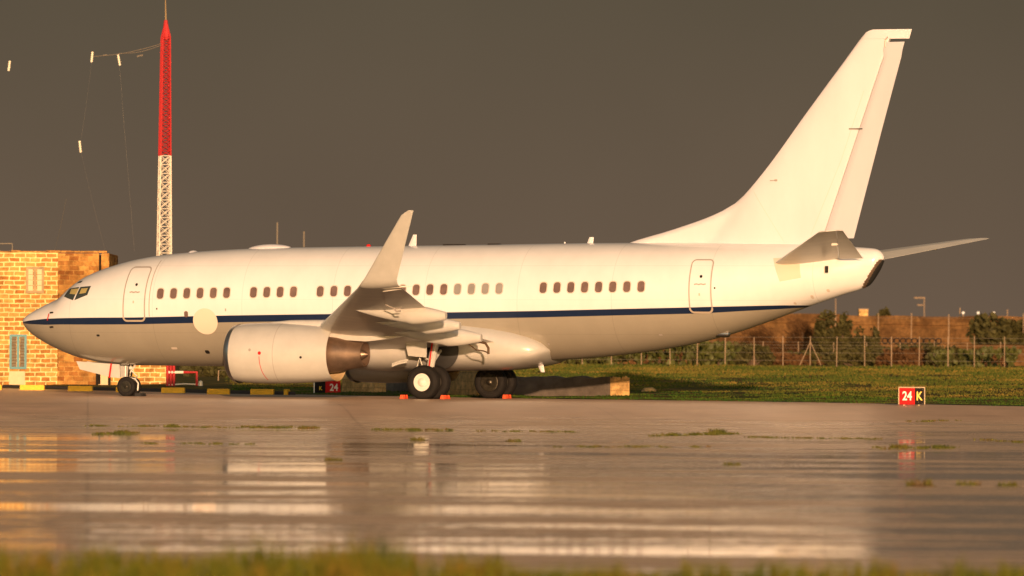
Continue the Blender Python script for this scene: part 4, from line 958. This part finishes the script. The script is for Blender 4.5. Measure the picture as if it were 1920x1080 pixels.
for (u, v, s_, lab) in ((1163, 727, .22, 'rounded boulder on the grass beside the broken stone stub'), (1217, 723, .2, 'small flat sunlit stone lying in the grass right of the stub')):
    bm = bmesh.new(); bmesh.ops.create_icosphere(bm, subdivisions=3, radius=1)
    for q in bm.verts: q.co = Vector((q.co.x*s_*1.5, q.co.y*s_, q.co.z*s_*.6))*(1+.3*noise.noise(q.co*1.7+Vector((u, 0, 0))))
    o = link('boulder', bm, M['stoneW']); Y = 262; X = (u-960)/F*Y; o.location = (X, Y, zbank(X, Y)+s_*.25); tag(o, lab, 'stone')

# ------------------------------------------------------------------ fences
def fence(us, vt, vb_, Y, rad, lab, brace=None, wires=4, nm='wire_fence'):
    c = at(us[len(us)//2], vb_, Y); FE = empty(nm, (c.x, Y, zbank(c.x, Y)), label=lab, cat='fence'); o = Vector(FE.location)
    for u in us:
        t_ = at(u, vt+random.uniform(-1.5, 1.5), Y+random.uniform(-.3, .3)); bm = bmesh.new(); zb_ = zbank(t_.x, Y)-.1
        tube(bm, [Vector((t_.x+random.uniform(-.03, .03), t_.y, zb_))-o, t_-o], rad*random.uniform(.85, 1.15), 6); link('post', bm, M['post'], FE)
    bm = bmesh.new(); X0_, X1_ = at(us[0], vt, Y).x, at(us[-1], vt, Y).x; zt2 = at(us[len(us)//2], vt, Y).z
    for k in range(wires):
        z = zbank(0, Y)+(zt2-zbank(0, Y))*(k+1)/(wires+.1); tube(bm, [Vector((X0_, Y, z))-o, Vector((X1_, Y, z))-o], .008, 4)
    link('strand_wire', bm, M['wire'], FE)
    if brace:
        for s in (-1, 1): bm = bmesh.new(); a = at(brace, vt+10, Y)-o; b = at(brace+s*20, vb_-2, Y)-o; tube(bm, [a, b], rad*.8, 6); link('brace', bm, M['post'], FE)
    return FE
fence([990, 1041, 1092, 1146, 1203, 1256, 1308, 1360, 1414, 1468, 1519.5, 1569.5, 1621, 1671.5, 1724, 1777.5, 1827, 1883.7, 1936], 631, 687, 470, .034, 'front wire fence of pale posts with one braced post, on top of the grass bank', 1519.5)
fence([1230, 1295, 1362, 1431, 1497, 1563, 1625, 1688, 1752, 1813.7, 1876, 1940], 641, 682, 520, .03, 'lower second wire fence close behind the braced fence')
fence([1567, 1647, 1709, 1779, 1845, 1919, 1985], 588, 655, 640, .05, 'row of tall thin poles in front of the brown rampart', wires=1)
# fence posts seen under the nose
fence([410, 476, 492], 693, 722, 330, .03, 'short posts behind the kerb under the front fuselage', wires=1)

# ------------------------------------------------------------------ rampart, far things
def rampart():
    Y = 700; bm = bmesh.new(); r = []
    tops = lerp([(-60, 5.0), (10, 5.6), (28, 6.2), (36, 6.15), (52, 6.0), (120, 5.8)])
    for i in range(140):
        X = -60+i*1.3; zt3 = tops(X)+.12*noise.noise(Vector((X*.3, 0, 0)))+(.12 if (i//9) % 2 else 0)
        r.append([(X, Y-1.2, .8), (X, Y-.6, 2.5), (X, Y, zt3-.9), (X, Y-.15, zt3-.85), (X, Y-.1, zt3-.35), (X, Y+.05, zt3), (X, Y+3, zt3), (X, Y+3, .8)])
    loft(r, bm=bm); return tag(link('rampart_wall', bm, M['ramp']), 'long brown earthen rampart wall along the skyline at right', 'wall')
rampart()
def low_terrace():
    bm = bmesh.new(); r = []
    for i in range(60):
        X = -10+i*1.1; z = 3.05+.1*noise.noise(Vector((X*.4, 4, 0))); r.append([(X, 559, 1), (X, 559.3, z), (X, 566, z+.05), (X, 566, 1)])
    loft(r, bm=bm); return tag(link('terrace_wall', bm, M['ramp']), 'low brown terrace wall below the rampart carrying the row of tyres', 'wall')
low_terrace()
ty = None
for k in range(10):
    u = 1661+11.2*k; p = at(u+random.uniform(-.5, .5), 633.5, 558.5); bm = bmesh.new()
    if ty is None:
        R1, r1_ = .215, .045; rr = []
        for a in range(24): A = 2*math.pi*a/24; rr.append([(math.cos(A)*(R1+r1_*math.cos(b)), r1_*1.6*math.sin(b), math.sin(A)*(R1+r1_*math.cos(b))) for b in [2*math.pi*q/8 for q in range(8)]])
        vr = [[bm.verts.new(q) for q in q1] for q1 in rr]
        for a in range(24):
            for b in range(8): bm.faces.new((vr[a][b], vr[a][(b+1) % 8], vr[(a+1) % 24][(b+1) % 8], vr[(a+1) % 24][b]))
        ty = link('old_tyre', bm, M['tyre']); o = ty
    else: bm.free(); o = ty.copy(); col.objects.link(o)
    o.location = (p.x, 559.9, 3.08+.26); o.rotation_euler = (0, 0, random.uniform(-.3, .3)); tag(o, ('leftmost', 'second from the left', 'third from the left', 'fourth from the left', 'fifth from the left', 'fifth from the right', 'fourth from the right', 'third from the right', 'second from the right', 'rightmost')[k]+' old black tyre in the row on the terrace wall', 'tyre', 'row of old tyres on the terrace wall')
bm = bmesh.new(); p0 = at(1732, 575, 760); o = Vector(p0)
for (a, b, rr_) in (((1733, 557), (1733, 600), .05), ((1714, 558.5), (1735, 558.5), .07), ((1720, 572), (1731, 572), .08), ((1718, 556), (1718, 561), .03), ((1726, 556), (1726, 561), .03)):
    tube(bm, [at(*a, 760), at(*b, 760)], rr_, 6)
tag(link('rooftop_aerial', bm, M['post']), 'small comb shaped aerial standing above the rampart skyline', 'aerial')
for (u, lab) in ((1806, 'white lamp head on the rampart, left of three'), (1834, 'white lamp head on the rampart, middle of three'), (1863, 'white lamp head on the rampart, right of three')):
    EM = empty('rampart_lamp', at(u, 592, 702), label=lab, cat='lamp', group='white lamps on the rampart'); o = Vector(EM.location)
    bm = bmesh.new(); tube(bm, [(0, 0, -.3), (0, 0, .2)], .05, 6); link('lamp_post', bm, M['post'], EM)
    bm = bmesh.new(); bmesh.ops.create_icosphere(bm, subdivisions=2, radius=.15); bmesh.ops.translate(bm, verts=bm.verts, vec=(0, 0, .28)); link('lamp_head', bm, M['lampw'], EM)
for (u, v0, lab) in ((1567, 560, 'thin skyline post just under the tail cone'), (1889, 580, 'short thin post on the rampart near the right edge'), (1800, 577, 'thin leaning post left of the three white lamps')):
    bm = bmesh.new(); a = at(u, v0, 705); tube(bm, [Vector((a.x, 705, 5)), a], .05, 6); tag(link('skyline_post', bm, M['post']), lab, 'post')
for (u0, u1, vt, lab) in ((1610, 1627, 580, 'small flat roofed orange hut on the rampart skyline'),):
    a, b = at(u0, vt, 720), at(u1, vt, 720); HU = empty('small_hut', ((a.x+b.x)/2, 720, 5.5), label=lab, cat='hut'); w_ = b.x-a.x; h = a.z-5.5
    bm = bmesh.new(); box(bm, (0, 0, h/2), (w_, 2, h)); link('wall', bm, M['stoneW'], HU); bm = bmesh.new(); box(bm, (0, 0, h+.03), (w_*1.08, 2.2, .08)); link('roof', bm, M['conc'], HU)

# ------------------------------------------------------------------ bushes, cacti
def bush(u0, u1, vt, vb_, Y, m, lab, name='bush', n=2600, sz=.09, cat='bush', twig=False, base=None):
    a, b = at(u0, vt, Y), at(u1, vb_, Y); cx_ = (a.x+b.x)/2; w_ = (b.x-a.x)/2; zb_ = zbank(cx_, Y) if base is None else base; h = a.z-zb_
    B = empty(name, (cx_, Y, zb_), label=lab, cat=cat); bm = bmesh.new(); sd_ = u0*.13
    lob = [(random.uniform(-.75, .75)*w_, random.uniform(-.5, .5)*w_, h*random.uniform(.2, .75), random.uniform(.3, .5)) for _ in range(16)]
    for _ in range(n):
        l_ = random.choice(lob); d = Vector((random.gauss(0, 1), random.gauss(0, 1), random.gauss(0, 1))).normalized(); rr_ = random.random()**.4*l_[3]
        p = Vector((l_[0]+d.x*rr_*w_*.9, l_[1]+d.y*rr_*w_*.9, l_[2]+d.z*rr_*h*.75))
        if p.z < .02 or p.z > h*1.05: continue
        if noise.noise(p*1.6+Vector((sd_, 0, 0))) < -.3: continue
        s = 1.35*sz*random.uniform(.6, 1.5); q = Vector((random.gauss(0, 1), random.gauss(0, 1), random.gauss(0, 1))).normalized(); t1 = q.orthogonal().normalized(); t2 = q.cross(t1)
        if twig: t1 *= .15; t2 *= 1.8
        v = [bm.verts.new(p+t1*s*c0+t2*s*c1) for c0, c1 in ((-.5, -1), (.5, -1), (.6, .2), (0, 1.1), (-.6, .2))]; bm.faces.new(v)
    link('crown', bm, m, B, smooth=False, norm=False); bm = bmesh.new()
    for l_ in lob: tube(bm, [(0, 0, -.1), (l_[0]*.4, l_[1]*.4, l_[2]*.5), (l_[0], l_[1], l_[2])], .07*h/3, 5, r2=.02)
    link('trunk', bm, M['bark'], B); return B
bush(1530, 1610, 584, 682, 530, M['leaf'], 'tall dark green bush behind the braced fence post', n=5200, sz=.10)
bush(1600, 1655, 612, 682, 535, M['leaf'], 'lower green bush leaning right of the tall bush', n=2600)
bush(1385, 1470, 598, 680, 535, M['dryleaf'], 'reddish bare thicket under the rear fuselage', n=3200, twig=True, sz=.12, cat='thicket')
bush(1470, 1545, 600, 682, 540, M['dryleaf'], 'reddish bare thicket between the tail and the tall bush', n=3000, twig=True, sz=.12, cat='thicket')
bush(1640, 1700, 648, 684, 525, M['leaf'], 'low dark shrub below the row of tyres', n=1600)
bush(1690, 1770, 645, 684, 528, M['leaf'], 'low dark shrub right below the end of the tyre row', n=1900)
bush(1800, 1990, 592, 645, 640, M['leaf'], 'dark mass of shrub in front of the rampart at the right edge', n=11000, sz=.17)
bush(1375, 1450, 645, 684, 505, M['leaf'], 'low shrub behind the fence under the rear fuselage', n=1700)
bush(1470, 1535, 655, 684, 512, M['leaf'], 'low dark shrub at the foot of the braced fence post', n=1700)
bush(1645, 1668, 576, 600, 730, M['leaf'], 'tiny round tree top on the skyline right of the orange hut', n=700, sz=.12, base=5.4, cat='tree')
bush(440, 620, 672, 712, 360, M['leaf'], 'low dark shrubs behind the kerb under the front fuselage', n=2600)
bush(335, 440, 676, 724, 365, M['leaf'], 'dark shrub behind the red barrier frame', n=2200)
bush(560, 800, 660, 702, 420, M['dryleaf'], 'dry thicket behind the engines', n=2200, twig=True, cat='thicket')
for (a_, b_, t_, Y_, m_, lab_) in ((1640, 1735, 652, 515, 'dryleaf', 'dry reddish scrub below the left half of the tyre row'), (1735, 1830, 650, 512, 'leaf', 'dark low scrub between the end of the tyre row and the pale cactus'), (1820, 1900, 655, 514, 'dryleaf', 'dry scrub among the fence posts near the right edge'), (1540, 1650, 650, 512, 'leaf', 'dark low scrub at the foot of the tall bush'), (1420, 1520, 662, 508, 'dryleaf', 'dry low scrub left of the braced post'), (1190, 1300, 655, 512, 'dryleaf', 'dry scrub behind the cacti under the rear windows'), (1290, 1400, 645, 515, 'leaf', 'dark scrub behind the cacti under the rear door'), (1040, 1190, 662, 512, 'leaf', 'dark scrub behind the cacti above the long low wall')):
    bush(a_, b_, t_, 685, Y_, M[m_], lab_, n=2400, sz=.11, cat='scrub', name='scrub')
def cactus(i):
    bm = bmesh.new(); random.seed(50+i); W_ = .6
    def pad(c, up, s):
        nrm = Vector((random.gauss(0, 1), random.gauss(0, 1), random.gauss(0, .3))).normalized(); t1 = up.cross(nrm).normalized(); nrm = t1.cross(up)
        rr = []
        for k in range(7):
            t = k/6; wv = math.sin(math.pi*min(.985, max(.03, t**.85)))*s*.42; cc = c+up*(s*t)
            rr.append([cc+t1*wv*math.cos(a)+nrm*wv*.18*math.sin(a) for a in [2*math.pi*q/8 for q in range(8)]])
        loft(rr, bm=bm); return c+up*s
    for _ in range(9):
        c = Vector((random.uniform(-W_, W_), random.uniform(-.6, .6), 0))
        tips = [(c, Vector((0, 0, 1)))]
        for lv in range(4):
            nt_ = []
            for (p, d) in tips:
                for _q in range(random.choice((1, 2, 2)) if lv else 1):
                    dd = (d+Vector((random.uniform(-.7, .7), random.uniform(-.5, .5), random.uniform(-.1, .5)))).normalized()
                    e = pad(p-dd*.03, dd, random.uniform(.34, .5)); nt_.append((e, dd))
            tips = nt_[:5]
    me = link('cactus_pads', bm, M['cactus']); return me
protos = [cactus(i) for i in range(4)]; random.seed(99)
cl = [(1018, 'low prickly pear cactus right of the belly antenna'), (1062, 'prickly pear cactus just left of the post nearest the belly'), (1108, 'prickly pear under the middle rear cabin windows'), (1150, 'prickly pear behind the broken stone stub'), (1190, 'prickly pear on the bank right of the broken stub'), (1232, 'prickly pear beside a white speck under the rear fuselage'), (1275, 'broad prickly pear under the rear door, left half'), (1318, 'broad prickly pear under the rear door, right half'), (1352, 'tallest prickly pear, just left of the bare thicket'), (1770, 'prickly pear between the tyre row and the right edge'), (1815, 'pale prickly pear among the fence posts at right'), (1850, 'dense dark prickly pear near the right edge'), (1885, 'low rounded prickly pear, last one before the right edge')]
for k, (u, lab) in enumerate(cl):
    Y = 492+random.uniform(-6, 6); p = at(u, 687, Y); src = protos[k % 4]
    C_ = empty('prickly_pear', (p.x, Y, zbank(p.x, Y)-.1), random.uniform(0, 6.28), label=lab, cat='cactus', group='prickly pears along the fence')
    o = src if k < 4 else src.copy()
    if k >= 4: col.objects.link(o)
    o.parent = C_; s = random.uniform(.85, 1.05)*(1.25 if u in (1318, 1352, 1275) else .95); C_.scale = (s*1.1, s, s)
